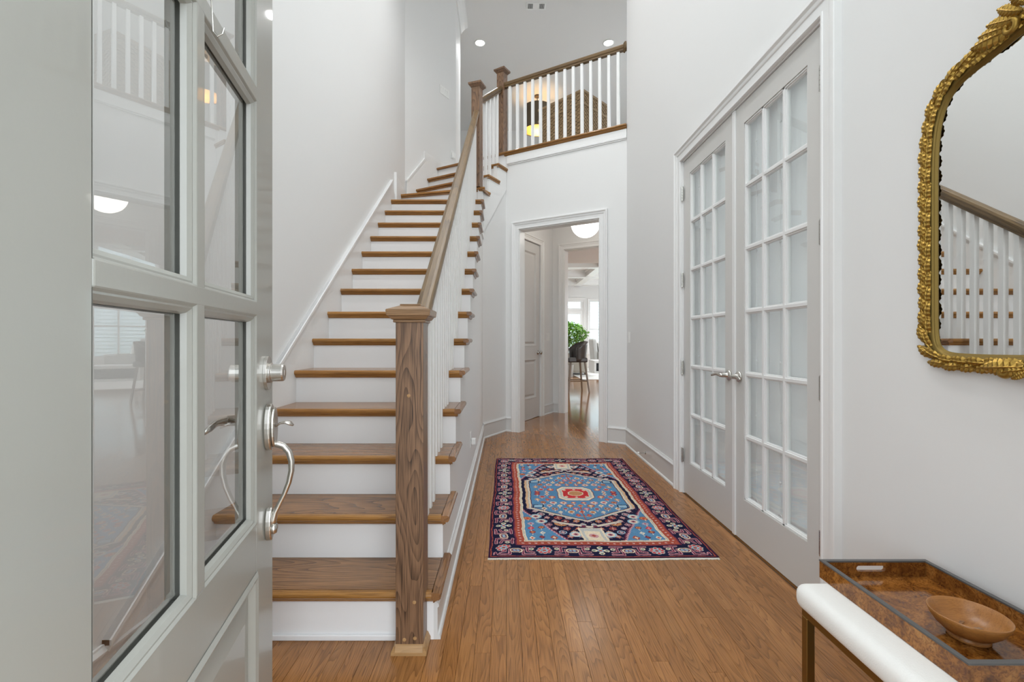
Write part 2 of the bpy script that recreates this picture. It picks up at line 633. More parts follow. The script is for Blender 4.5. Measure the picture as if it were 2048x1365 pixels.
# vestibule
VU, VV = -1.64, 1.69
S0, S1, SZ = -1.45, -0.30, 2.555
mb = MB(ANG)
D0, D1, DVZ = 0.475, 1.235, 2.56              # closet door in the left vestibule wall
mb.box(VU - .12, 0.13, 0, VU, D0, 3.05)
mb.box(VU - .12, D1, 0, VU, VV + .13, 3.05)
mb.box(VU - .12, D0, DVZ, VU, D1, 3.05)
struct(mb.build('wall_vestibule_left', 'wall'))
mb = MB(ANG)
mb.box(VU, VV, 0, S0, VV + .13, 3.05)
mb.box(S1, VV, 0, 0.5, VV + .13, 3.05)
mb.box(S0, VV, SZ, S1, VV + .13, 3.05)
struct(mb.build('wall_vestibule_back', 'wall'))
mb = MB(ANG)
mb.box(0.35, 0.085, 0, 0.5, VV, 3.05)
struct(mb.build('wall_vestibule_right', 'wall'))
mb = MB(ANG).box(VU - .12, 0.13, 3.05, 0.5, VV + .13, 3.10)
struct(mb.build('ceiling_vestibule', 'ceiling'))
# great room
FY = 20.2
mb = MB()
GD0, GD1 = 2.42, 3.34                         # garden door
GW0, GW1 = 3.62, 5.6                          # window beside it
mb.box(-2, FY, 0, GD0 - .05, FY + .15, 3.75)
mb.box(GD1 + .05, FY, 0, GW0, FY + .15, 3.75)
mb.box(GW1, FY, 0, 7, FY + .15, 3.75)
mb.box(GD0 - .05, FY, 2.92, GD1 + .05, FY + .15, 3.75)
mb.box(GW0, FY, 2.90, GW1, FY + .15, 3.75)
mb.box(GW0, FY, 0, GW1, FY + .15, 0.55)
struct(mb.build('wall_living_back', 'wall'))
mb = MB()
mb.box(7, 5, 0, 7.12, 12.2, 3.75).box(7, 18.8, 0, 7.12, FY + .15, 3.75).box(7, 12.2, 2.9, 7.12, 18.8, 3.75).box(7, 12.2, 0, 7.12, 18.8, .4)  # unseen side window opening, added to brighten the living room
struct(mb.build('wall_living_right', 'wall'))
mb = MB()
mb.box(-2.12, 8, 0, -2, FY + .15, 3.75)
struct(mb.build('wall_living_left', 'wall'))
mb = MB().box(-2, 11.3, 3.75, 7, FY + .15, 3.85)
struct(mb.build('ceiling_living', 'ceiling'))
mb = MB().prism([W(-1.76, VV + .13), W(0.5, VV + .13), W(0.5, .1), (7, 5.0), (7, 11.3), (-2, 11.3), (-2, 8)], 3.05, 3.12)
struct(mb.build('ceiling_kitchen', 'ceiling'))
mb = MB().box(-2, 11.3, 3.05, 7, 11.42, 3.75)
struct(mb.build('wall_kitchen_header', 'wall'))
for i, y in enumerate((12.6, 14.9, 17.2, 19.5)):
    mb = MB().box(-2, y, 3.50, 7, y + .3, 3.75).box(-2, y - .05, 3.66, 7, y + .35, 3.75).box(-2, y - .1, 3.71, 7, y + .4, 3.75)
    struct(mb.build('beam_living', 'trim'))
for x in (0.4, 2.95, 5.5):
    mb = MB().box(x, 11.42, 3.52, x + .28, FY, 3.75).box(x - .05, 11.42, 3.67, x + .33, FY, 3.75)
    struct(mb.build('beam_living', 'trim'))
mb = MB().box(-2, FY - .10, 3.60, 7, FY, 3.75).box(-2, FY - .05, 3.52, 7, FY, 3.75)
struct(mb.build('trim_living_crown', 'trim'))
mb = MB().box(GD1 + .14, FY - .018, 0, GW0 - .1, FY, 0.18)
struct(mb.build('baseboard_living', 'baseboard'))
# upper floor
mb = MB().prism([(-0.951, 6.33), W(-1.53, 0.03), W(0, 0.03), (1.45, 5.03), (4.6, 5.03), (4.6, 11.3), (-3, 11.3), (-3, 7.45),
                 (-0.745, 7.45), (-0.735, 6.707)], 3.16, Z2 - 0.002)
struct(mb.build('floor_upper', 'rug_pale'))  # unseen pale carpet, added to bounce neutral light onto the hall ceiling
mb = MB()
mb.box(-3, 11.2, Z2, 4.7, 11.3, ZC)
struct(mb.build('wall_hall_back', 'wall'))
mb = MB().box(4.6, 4.9, Z2, 4.7, 7.0, ZC).box(4.6, 9.6, Z2, 4.7, 11.3, ZC).box(4.6, 7.0, Z2, 4.7, 9.6, 3.9).box(4.6, 7.0, 5.9, 4.7, 9.6, ZC)  # unseen window opening, added to bring daylight into the upper hall
struct(mb.build('wall_hall_right', 'wall'))
mb = MB().box(-3.1, 7.35, Z2, -3, 11.3, ZC)
struct(mb.build('wall_hall_left', 'wall'))
mb = MB().box(-3.0, 7.35, Z2, -1.88, 7.45, ZC)
struct(mb.build('wall_hall_near', 'wall'))
mb = MB().box(1.45, 4.89, Z2, 4.6, 5.03, ZC)
struct(mb.build('wall_hall_front', 'wall'))
mb = MB().box(-3.1, YF0, ZC, 4.7, 11.3, ZC + .1)
struct(mb.build('ceiling', 'ceiling'))
# crown moulding at the stairwell corner and along the foyer
def crown(name, path):
    mb = MB()
    for (ax, ay), (bx, by) in zip(path[:-1], path[1:]):
        d = Vector((bx - ax, by - ay)); L_ = d.length; d.normalize()
        n_ = Vector((d.y, -d.x))
        prof = [(0, 0), (0, -0.15), (0.018, -0.15), (0.03, -0.12), (0.075, -0.06), (0.105, -0.035), (0.12, -0.03), (0.12, 0)]
        e = 0.0
        vs0 = [(ax + n_.x * a - d.x * e, ay + n_.y * a - d.y * e, ZC + z) for a, z in prof]
        vs1 = [(bx + n_.x * a + d.x * a * 0.3, by + n_.y * a + d.y * a * 0.3, ZC + z) for a, z in prof]
        k = len(prof)
        mb.add(vs0 + vs1, [list(range(k))[::-1], list(range(k, 2 * k))] + [(i, (i + 1) % k, k + (i + 1) % k, k + i) for i in range(k)])
    return struct(mb.build(name, 'trim'))
crown('trim_crown', [(XL, 0.4), (XL, 5.78), (-0.735, 6.707), (-0.745, 7.45)])

# ------------------------------------------------------------------ casings, baseboards
def casing(name, M, a0, a1, zt, w=0.095, side=-1, mat='trim', legs=True, z0=0.0):
    """stepped casing round an opening a0..a1 in the local xz plane, standing out to local y = side"""
    prof = [(0.0, 0.0), (0.0, 0.014), (0.004, 0.020), (0.012, 0.020), (0.015, 0.016), (w * .52, 0.016), (w * .56, 0.021), (w * .62, 0.023),
            (w * .74, 0.023), (w * .78, 0.027), (w * .84, 0.033), (w * .97, 0.033), (w, 0.030), (w, 0.0)]
    mb = MB(M)
    vs, k = [], len(prof)
    for st in range(4):
        for o_, h_ in prof:
            x = a0 - o_ if st < 2 else a1 + o_
            z = z0 if st in (0, 3) else zt + o_
            vs.append((x, side * h_, z))
    fs = [list(range(k)), list(range(3 * k, 4 * k))]
    for st in range(3):
        fs += [(st * k + i, st * k + (i + 1) % k, (st + 1) * k + (i + 1) % k, (st + 1) * k + i) for i in range(k)]
    mb.add(vs, fs)
    return struct(mb.build(name, mat))


def jamb(name, M, a0, a1, zt, depth, mat='trim', t=0.012):
    mb = MB(M)
    mb.box(a0 - .002, 0, 0, a0 + t, depth, zt)
    mb.box(a1 - t, 0, 0, a1 + .002, depth, zt)
    mb.box(a0, 0, zt - t, a1, depth, zt + .002)
    return struct(mb.build(name, mat))


# local frame of the door wall: x = along -Y?  use x = world y, y = world x
MRW = Matrix(((0, 1, 0, XR), (1, 0, 0, 0), (0, 0, 1, 0), (0, 0, 0, 1)))
casing('trim_1', MRW, OY0 + .002, OY1 - .002, OZ - .004, 0.10)
jamb('trim_2', MRW, OY0, OY1, OZ, 0.14)
casing('trim_3', ANG, U0 + .004, U1 - .004, UZ - .004, 0.097)
jamb('trim_4', ANG, U0, U1, UZ, 0.13)
casing('trim_5', ANG @ T(0, VV, 0), S0 + .004, S1 - .004, SZ - .004, 0.09)
jamb('trim_6', ANG @ T(0, VV, 0), S0, S1, SZ, 0.13)
MVL = ANG @ T(VU, 0, 0) @ Matrix(((0, -1, 0, 0), (1, 0, 0, 0), (0, 0, 1, 0), (0, 0, 0, 1)))   # x = v, y = -u
casing('trim_7', MVL, D0 + .004, D1 - .004, DVZ - .004, 0.085)


def baseboard(name, p0, p1, n_, h=0.175, mat='baseboard'):
    """board with cap bead and shoe along p0-p1, standing out along n_"""
    L_ = math.dist(p0, p1)
    d = ((p1[0] - p0[0]) / L_, (p1[1] - p0[1]) / L_)
    M = Matrix(((d[0], n_[0], 0, p0[0]), (d[1], n_[1], 0, p0[1]), (0, 0, 1, 0), (0, 0, 0, 1)))
    mb = MB(M)
    prof = [(0, 0), (0.026, 0), (0.026, 0.008), (0.022, 0.016), (0.015, 0.020), (0.015, h - 0.03), (0.020, h - 0.026),
            (0.020, h - 0.018), (0.010, h - 0.006), (0.008, h), (0, h)]
    mb.prism(prof, 0, L_, lambda a, b, c: (c, a, b))
    return struct(mb.build(name, mat))


baseboard('baseboard_right', (XR, OY1 + .10), (XR, 5.03), (-1, 0), 0.185)
baseboard('baseboard_right_near', (XR, YF1), (XR, OY0 - .10), (-1, 0), 0.185)
baseboard('baseboard_back_right', W(U1 + .095, 0), W(0, 0), (-SU, -CU), 0.185)
baseboard('baseboard_stair_side', (XS, 1.744), (XS, 5.33), (1, 0), 0.15)
baseboard('baseboard_stair_end', (XS, 5.33), (-0.009, 5.79), (CU, -SU), 0.185)
baseboard('baseboard_back_left', W(-1.52, 0), W(U0 - .095, 0), (-SU, -CU), 0.185)
baseboard('baseboard_vestibule_left', W(VU, D1 + .085), W(VU, VV), (CU, -SU), 0.16)
baseboard('baseboard_vestibule_back', W(VU, VV), W(S0 - .09, VV), (-SU, -CU), 0.16)
baseboard('baseboard_left', (XL, YF1), (XL, 1.72), (1, 0), 0.175)
mb = MB().box(XL, 1.25, 0, XL + .1, 1.3, .01)

# ------------------------------------------------------------------ staircase
RISE, RUN, N1 = 0.1905, 0.254, 1.7135
nose = lambda k: N1 + (k - 1) * RUN
rise_y = lambda k: nose(k) + 0.03
ztop = lambda k: RISE * k if k <= 14 else 14 * RISE + (k - 14) * (Z2 - 14 * RISE) / 4
TH = 0.027
stair = thing('staircase', (-0.77, 1.744, 0), 'white riser staircase with stained oak treads turning at the top', 'staircase')


def Q(s, off=0.032):                          # open edge of the treads (overhang)
    x0, y0 = XS + off, 5.33 - off * math.tan(R(15))
    return (x0, y0 + s) if s < 0 else (x0 + s * SU, y0 + s * CU)


# closed side under the treads
poly = [(rise_y(1) + .012, 0)]
for k in range(1, 15):
    y1 = rise_y(k + 1) + .012 if k < 14 else 5.245
    poly += [(rise_y(k) + .012, ztop(k) - TH), (y1, ztop(k) - TH)]
poly += [(5.245, 0)]
mb = MB().prism(poly, XS - 0.05, XS, lambda a, b, c: (c, a, b))
struct(mb.build('wall_stair_side', 'wall'))
mb = MB()
mb.prism([(XS - .05, 5.245), (XS, 5.245), (XS, 5.33), (XS - .05, 5.345)], 0, ztop(15) - TH)
for s0, s1, k in ((0, .10, 15), (.10, .32, 16), (.32, .535, 17)):
    a, b_ = (XS + s0 * SU, 5.33 + s0 * CU), (XS + s1 * SU, 5.33 + s1 * CU)
    mb.prism([a, b_, (b_[0] - .05 * CU, b_[1] + .05 * SU), (a[0] - .05 * CU, a[1] + .05 * SU)], 0, ztop(k) - TH)
struct(mb.build('wall_stair_end', 'wall'))
# slanted stringer board on the short end wall
MS = Matrix(((SU, CU, 0, XS), (CU, -SU, 0, 5.33), (0, 0, 1, 0), (0, 0, 0, 1)))     # x along wall, y out
mb = MB(MS)
mb.prism([(0.0, 2.38), (0.527, 3.02), (0.527, 3.28), (0.33, 3.25), (0.32, 3.05), (0.11, 3.045), (0.10, 2.84), (0.0, 2.84)],
         0, 0.012, lambda a, b, c: (a, c, b))
mb.build('stringer_board', 'trim', stair)
mb = MB()
mb.box(XS, 4.86, 2.30, XS + .012, 5.33, 2.38)
mb.build('stringer_board', 'trim', stair)

for k in range(1, 15):
    y0, y1 = nose(k), rise_y(k + 1) + 0.012
    z1 = ztop(k)
    if k < 14:
        mb = MB().box(XL + .012, y0 + .024, z1 - TH, XS - .002, y1, z1)
    else:
        mb = MB().prism([(XL + .012, y0 + .024), (XS - .002, y0 + .024), (XS - .002, 5.25), (XL + .012, 5.53)], z1 - TH, z1)
    t = mb.build('tread', 'oak_tread', stair)
    nb = MB()
    prof = [(0.026, -TH), (0.008, -TH), (0.002, -TH + .006), (0, -TH / 2), (0.002, -.006), (0.008, 0), (0.026, 0)]
    nb.prism(prof, XL + .012, XS, lambda a, b, c: (c, y0 + a, z1 + b))
    nb.prism([(0.03, -TH), (0.012, -TH), (0.014, -TH - .008), (0.022, -TH - .016), (0.03, -TH - .018)], XL + .012, XS + .012,
             lambda a, b, c: (c, y0 + a, z1 + b))
    nb.build('nosing', 'oak_nose', t, smooth=False)
    rb = MB()
    ye = (rise_y(k + 1) + 0.045) if k < 14 else 5.30
    prof = [(-.004, -TH), (0.024, -TH), (0.030, -TH + .006), (0.032, -TH / 2), (0.030, -.006), (0.024, 0), (-.004, 0)]
    rb.prism(prof, y0, ye, lambda a, b, c: (XS + a, c + (0.003 if abs(a) > .03 else 0), z1 + b))
    rb.prism([(0, -TH), (0.014, -TH), (0.012, -TH - .008), (0.006, -TH - .016), (0, -TH - .018)], y0 + .016, ye - .01,
             lambda a, b, c: (XS + a, c, z1 + b))
    rb.build('return_nosing', 'oak_return', t)
    MB().box(XL + .012, rise_y(k), z1 - RISE, XS, rise_y(k) + .014, z1 - TH).build('riser', 'riser', stair)
MB().box(XL + .012, rise_y(1) - .011, 0, XS - .02, rise_y(1), .022).build('shoe_strip', 'riser', stair, bevel=.004)
# winders
L15, L16, L17, L18 = (-1.262, 5.483), (-1.178, 5.94), (-1.066, 6.13), (-0.951, 6.33)
n30 = (SU, CU)
adv = lambda p_, d_: (p_[0] + n30[0] * d_, p_[1] + n30[1] * d_)
wp = {15: ([L15, Q(-.11), Q(0), adv(Q(.08), .045), adv(L16, .045), (-1.266, 5.775)], R(15)),
      16: ([L16, Q(.08), adv(Q(.30), .045), adv(L17, .045)], R(30)),
      17: ([L17, Q(.30), adv(Q(.52), .02), adv(L18, .02)], R(30))}
for k, (poly, a) in wp.items():
    MO = T(poly[1][0], poly[1][1], 0) @ RZ(-a)
    inv = MO.inverted()
    lp = [tuple((inv @ Vector((x, y, 0)))[:2]) for x, y in poly]
    mb = MB().prism(lp, ztop(k) - TH, ztop(k))
    t = mb.build('tread', 'oak_nose', stair, bevel=0.009, M=MO)
    ln = lp[0]
    cb = MB().box(ln[0], 0.013, ztop(k) - TH - .017, -.01, 0.03, ztop(k) - TH)
    co = cb.build('cove', 'oak_nose', t, M=MO)
    # moulding below the open end
    a0, a1 = Vector(lp[1]), Vector(lp[2] if k > 15 else lp[3])
    cbm = MB()
    dd = (a1 - a0).normalized(); nn = Vector((-dd.y, dd.x))
    cbm.prism([a0 + nn * .013 + dd * .01, a1 + nn * .013, a1 + nn * .03, a0 + nn * .03], ztop(k) - TH - .017, ztop(k) - TH)
    cbm.build('cove', 'oak_nose', t, M=MO)
    rb = MB().box(ln[0], 0.03, ztop(k - 1), -0.035, 0.044, ztop(k) - TH)
    rb.build('riser', 'riser', stair, M=MO)
MO = T(*W(-1.53, -.0), 0) @ RZ(R(-30))
MB().box(-1.12, -.004, ztop(17), -0.0, 0.01, Z2 - .004).build('riser', 'riser', stair, M=MO)
MB().box(-1.12, -.036, Z2 - TH, -0.0, 0.06, Z2).build('landing_nosing', 'oak_nose', stair, M=MO, bevel=.009)
# skirt boards on the wall side
sl = RISE / RUN
mb = MB()
za = lambda y: 0.1905 + (y - N1) * sl + 0.165
mb.prism([(1.45, 0), (1.45, za(1.45)), (5.06, za(5.06)), (5.20, 2.78), (5.20, 2.5), (1.9, 0)], XL, XL + .014, lambda a, b, c: (c, a, b))
mb.build('skirt_board', 'trim', stair)
mb = MB()
for (dz0, dz1, o) in ((-.005, .030, .024), (.012, .030, .030)):
    mb.prism([(1.45, za(1.45) + dz0), (1.45, za(1.45) + dz1), (5.06, za(5.06) + dz1), (5.06, za(5.06) + dz0)], XL, XL + o, lambda a, b, c: (c, a, b))
mb.build('skirt_cap', 'trim', stair)
mb = MB().prism([(5.235, 2.6), (5.235, 3.03), (5.77, 2.97), (5.77, 2.6)], XL, XL + .016, lambda a, b, c: (c, a, b))
mb.prism([(5.225, 2.66), (5.225, 3.04), (5.255, 3.035), (5.255, 2.66)], XL, XL + .028, lambda a, b, c: (c, a, b))
mb.build('skirt_board', 'trim', stair)
MW2 = Matrix(((SU, CU, 0, XL), (CU, -SU, 0, 5.78), (0, 0, 1, 0), (0, 0, 0, 1)))
mb = MB(MW2)
mpw = lambda a, b, c: (a, c, b)
mb.prism([(0.01, 2.8), (0.01, 3.13), (0.36, 3.53), (0.36, 3.63), (0.70, 3.60), (1.06, 3.60), (1.06, 3.3), (0.3, 2.9)], 0, 0.016, mpw)
mb.prism([(0.01, 2.8), (0.01, 3.13), (0.035, 3.135), (0.035, 2.8)], 0, 0.026, mpw)
mb.prism([(0.01, 3.11), (0.01, 3.14), (0.36, 3.54), (0.36, 3.51)], 0, 0.026, mpw)
mb.build('skirt_board', 'trim', stair)

# ------------------------------------------------------------------ stair railing
XC = -0.35
rail = thing('stair_railing', (XC, 1.715, 0), 'white baluster stair railing with oak handrail and two square newel posts', 'railing')


def newel(parent, x, y, z0, z1, rz, w=0.10, shoe=True):
    M = T(x, y, z0) @ RZ(rz)
    h = z1 - z0
    p_ = MB().box(-w / 2, -w / 2, 0, w / 2, w / 2, h - 0.05).build('newel_post', 'oak_newel', parent, bevel=.003, M=M)
    c = MB()
    hw = w / 2
    for (e0, e1, a, b_) in ((.008, .008, h - .068, h - .058), (.012, .022, h - .058, h - .045), (.027, .030, h - .045, h - .022)):
        c.add([(-hw - e0, -hw - e0, a), (hw + e0, -hw - e0, a), (hw + e0, hw + e0, a), (-hw - e0, hw + e0, a),
               (-hw - e1, -hw - e1, b_), (hw + e1, -hw - e1, b_), (hw + e1, hw + e1, b_), (-hw - e1, hw + e1, b_)],
              [(3, 2, 1, 0), (4, 5, 6, 7), (0, 1, 5, 4), (1, 2, 6, 5), (2, 3, 7, 6), (3, 0, 4, 7)])
    e0, e1, a, b_ = .030, -.012, h - .022, h - .006
    c.add([(-hw - e0, -hw - e0, a), (hw + e0, -hw - e0, a), (hw + e0, hw + e0, a), (-hw - e0, hw + e0, a),
           (-hw - e1, -hw - e1, b_), (hw + e1, -hw - e1, b_), (hw + e1, hw + e1, b_), (-hw - e1, hw + e1, b_)],
          [(3, 2, 1, 0), (4, 5, 6, 7), (0, 1, 5, 4), (1, 2, 6, 5), (2, 3, 7, 6), (3, 0, 4, 7)])
    c.box(-hw + .012, -hw + .012, h - .006, hw - .012, hw - .012, h)
    c.build('newel_cap', 'oak_cap' if shoe else 'oak_newel', p_, bevel=.003, M=M)
    if shoe:
        s = MB()
        for k in range(4):
            s.M = RZ(k * math.pi / 2)
            s.prism([(-hw, 0), (-hw - .014, 0), (-hw - .014, .012), (-hw - .004, .032), (-hw, .034)], -hw - (.014 if k % 2 else 0), hw + (.014 if k % 2 else 0),
                    lambda a, b, c_: (c_, a, b))
        s.build('base_trim', 'oak_shoe', p_, M=M)
        for (px, pz) in ((0.018, .185), (-.018, .05), (.02, .055), (-.002, .93)):
            d = MB().lathe([(0.0001, -.001), (0.0065, 0.0), (0.0065, .003)], 10)
            d.build('plug', 'oak_shoe', p_, M=M @ T(px, -hw - .0015, pz) @ Matrix.Rotation(R(-90), 4, 'X'))
    return p_


NB = (XC - .0, 1.715)
newel(rail, NB[0], NB[1], 0.0, 1.262, 0)
newel(rail, -0.335, 5.268, ztop(15), 4.075, R(-20), shoe=False)
zr = lambda y: 1.163 + sl * (y - 1.78)         # top of the handrail


def handrail(parent, p0, p1, name='handrail'):
    M = frame_x(p0, p1)
    L_ = (Vector(p1) - Vector(p0)).length
    prof = [(-.022, -.066), (.022, -.066), (.022, -.052), (.031, -.040), (.033, -.018), (.026, -.004), (.012, 0), (-.012, 0),
            (-.026, -.004), (-.033, -.018), (-.031, -.040), (-.022, -.052)]
    mb = MB().prism(prof, 0, L_, lambda a, b, c: (c, a, b))
    return mb.build(name, 'oak_rail', parent, M=M, bevel=.002, segs=1)


handrail(rail, (XC, 1.755, zr(1.755)), (-.34, 5.24, zr(5.24)))
bw = 0.0155
vt = 0.066 * math.sqrt(1 + sl * sl)


def baluster(parent, x, y, z0, zt0, zt1, rz=0.0):
    """square white baluster, top cut to the slope of the rail (zt0 at its near face, zt1 at its far face)"""
    vs = [(-bw, -bw, z0), (bw, -bw, z0), (bw, bw, z0), (-bw, bw, z0), (-bw, -bw, zt0), (bw, -bw, zt0), (bw, bw, zt1), (-bw, bw, zt1)]
    mb = MB().add(vs, [(3, 2, 1, 0), (4, 5, 6, 7), (0, 1, 5, 4), (1, 2, 6, 5), (2, 3, 7, 6), (3, 0, 4, 7)])
    return mb.build('baluster', 'trim', parent, M=T(x, y, 0) @ RZ(rz))


for k in range(1, 15):
    for j, o_ in enumerate((.02, .105, .19)):
        y = nose(k) + o_
        if k == 1 and j == 0 or y > 5.2:
            continue
        baluster(rail, XC, y, ztop(k), zr(y - bw) - vt + .008, zr(y + bw) - vt + .008)
N3 = W(-1.615, 0.065)
pA, pB = Vector((-0.315, 5.33, 3.93)), Vector((N3[0] - .02, N3[1] - .045, 4.36))
handrail(rail, pA, pB)
for t_ in (0.10, 0.28, 0.46, 0.64, 0.82):
    q = pA.lerp(pB, t_)
    s_ = ((q.x + 0.35) * SU + (q.y - 5.33) * CU)
    k = 15 if s_ < .10 else (16 if s_ < .30 else 17)
    dz = (pB.z - pA.z) / (pB - pA).xy.length
    baluster(rail, q.x, q.y, ztop(k), q.z - .075 - dz * bw, q.z - .075 + dz * bw, R(-30))

# ------------------------------------------------------------------ landing railing
lr = thing('landing_railing', (N3[0], N3[1], Z2), 'white baluster railing with oak rail along the upper landing', 'railing')
newel(lr, N3[0], N3[1], Z2, 4.60, R(-32), shoe=False)
a, b_ = W(-1.57, .065), W(-.0, .065)
handrail(lr, (a[0], a[1], 4.405), (b_[0], b_[1], 4.405))
bal_me = MB().box(-bw, -bw, 0, bw, bw, 0.853).mesh('baluster', 'trim')
for i in range(14):
    q = W(-1.497 + i * 0.1065, .065)
    inst('baluster', bal_me, lr, T(q[0], q[1], Z2 - .001) @ RZ(R(-30)))
ro = MB()
ro.lathe([(.0001, .022), (.04, .022), (.055, .012), (.058, 0.0)], 20)
q = W(-.012, .065)
ro.build('rosette', 'oak_rail', lr, M=T(XR - .0, 5.03 + .062, 4.37) @ Matrix.Rotation(R(-90), 4, 'Y') @ T(0, 0, 0))
MN = T(*W(-1.53, 0), 0) @ RZ(R(-30))
mb = MB()
prof = [(0.12, -.024), (-.030, -.024), (-.036, -.018), (-.038, -.012), (-.036, -.006), (-.030, 0), (0.12, 0)]
mb.prism(prof, -.03, 1.53, lambda a, b, c: (c, a, Z2 + b))
mb.prism([(0, -.024), (-.02, -.024), (-.018, -.034), (-.006, -.046), (0, -.048)], -.01, 1.53, lambda a, b, c: (c, a, Z2 + b))
mb.build('nosing', 'oak_nose', lr, M=MN)
mb = MB(ANG)
mb.box(-1.50, -.018, 3.335, 0, 0, 3.365).box(-1.50, -.012, 3.365, 0, 0, 3.44).box(-1.5, -.010, 3.32, 0, 0, 3.335)
struct(mb.build('trim_landing', 'trim', bevel=.004))

# ------------------------------------------------------------------ doors
def lever_handle(parent, M, flip=1):
    """round rose with a curved lever; local z points out of the door, x along the lever"""
    h = MB()
    h.lathe([(.030, 0), (.032, .004), (.030, .010), (.018, .013), (.014, .016), (.013, .045)], 20)
    o_ = h.build('lever_handle', 'nickel', parent, M=M, smooth=True)
    l = MB()
    pts = [(0, 0, .040), (flip * .012, 0, .048), (flip * .035, .003, .050), (flip * .065, .004, .049), (flip * .095, -.002, .050), (flip * .115, -.008, .055)]
    l.tube(pts, [.012, .012, .010, .009, .0085, .006], 10, flat=.7)
    l.build('lever', 'nickel', o_, M=M, smooth=True)
    return o_


def hinge(parent, M):
    h = MB()
    for z0, z1 in ((0, .019), (.0205, .039), (.0405, .059), (.0605, .079), (.0805, .10)):
        h.lathe([(.0065, z0), (.0065, z1)], 10, (0, 0, 0))
    h.lathe([(.004, -.006), (.005, -.003), (.005, 0)], 8)
    h.lathe([(.005, .10), (.005, .103), (.004, .106)], 8)
    h.box(-.016, .002, 0, .016, .005, .10)
    return h.build('hinge', 'steel', parent, M=M, smooth=False)


# French doors: local x = world -y from the meeting edge ... built in wall frame (x = world y, y = depth to +x)
def french_door(name, y0, y1, hinge_at, label):
    d = thing(name, (XR, y0, 0), label, kind='structure')
    FX = 0.008                                  # door face behind the wall face
    Mx = MRW @ T(0, FX, 0)
    st, zb, zt = 0.108, 0.245, 2.337
    H0, H1 = 0.012, 2.452
    fr = MB(Mx)
    fr.box(y0, 0, H0, y0 + st, .04, H1).box(y1 - st, 0, H0, y1, .04, H1)
    fr.box(y0 + st, 0, H0, y1 - st, .04, zb).box(y0 + st, 0, zt, y1 - st, .04, H1)
    fr.build('door_frame', 'door_greige', d)
    g0, g1 = y0 + st, y1 - st
    bead = MB(Mx)
    for (e, d_) in ((g0, 1), (g1, -1)):
        bead.box(e, .004, zb, e + d_ * .010, .036, zt)
        bead.box(e, .010, zb, e + d_ * .016, .030, zt)
    for (e, d_) in ((zb, 1), (zt, -1)):
        bead.box(g0, .004, e, g1, .036, e + d_ * .010)
        bead.box(g0, .010, e, g1, .030, e + d_ * .016)
    bead.build('glazing_bead', 'muntin_white', d, bevel=.002, segs=1)
    gw, gh = (g1 - g0) / 3, (zt - zb) / 6
    for i in (1, 2):
        m_ = MB(Mx)
        x = g0 + i * gw
        m_.box(x - .009, .004, zb, x + .009, .036, zt).box(x - .016, .010, zb, x + .016, .030, zt)
        m_.build('muntin', 'muntin_white', d, bevel=.002, segs=1)
    for j in range(1, 6):
        m_ = MB(Mx)
        z = zb + j * gh
        m_.box(g0, .0042, z - .009, g1, .0358, z + .009).box(g0, .0102, z - .016, g1, .0298, z + .016)
        m_.build('muntin', 'muntin_white', d, bevel=.002, segs=1)
    for i in range(3):
        for j in range(6):
            m_ = MB(Mx)
            m_.box(g0 + i * gw + .01, .018, zb + j * gh + .01, g0 + (i + 1) * gw - .01, .021, zb + (j + 1) * gh - .01)
            m_.build('pane', 'pane_glass', d)
    ye = y1 if hinge_at == 'far' else y0
    for z in (0.235, 0.88, 1.53, 2.17):
        hinge(d, MRW @ T(ye, -0.006, z))
    # lever on the meeting stile
    ym = y0 + .058 if hinge_at == 'far' else y1 - .058
    Mh = Matrix(((0, 0, -1, XR + FX), (1, 0, 0, ym), (0, 1, 0, 0.925), (0, 0, 0, 1)))
    lever_handle(d, Mh, 1 if hinge_at == 'far' else -1)
    return d


YM = 2.674
french_door('door_1', YM + .002, OY1 - .014, 'far', 'far leaf of the greige French doors, hinged beside the baseboard')
dd2 = french_door('door_2', OY0 + .014, YM - .002, 'near', 'near leaf of the greige French doors, hinged beside the bench')
MB(MRW).box(YM - .022, -.001, .012, YM + .010, .012, 2.452).build('astragal', 'muntin_white', dd2, bevel=.003)


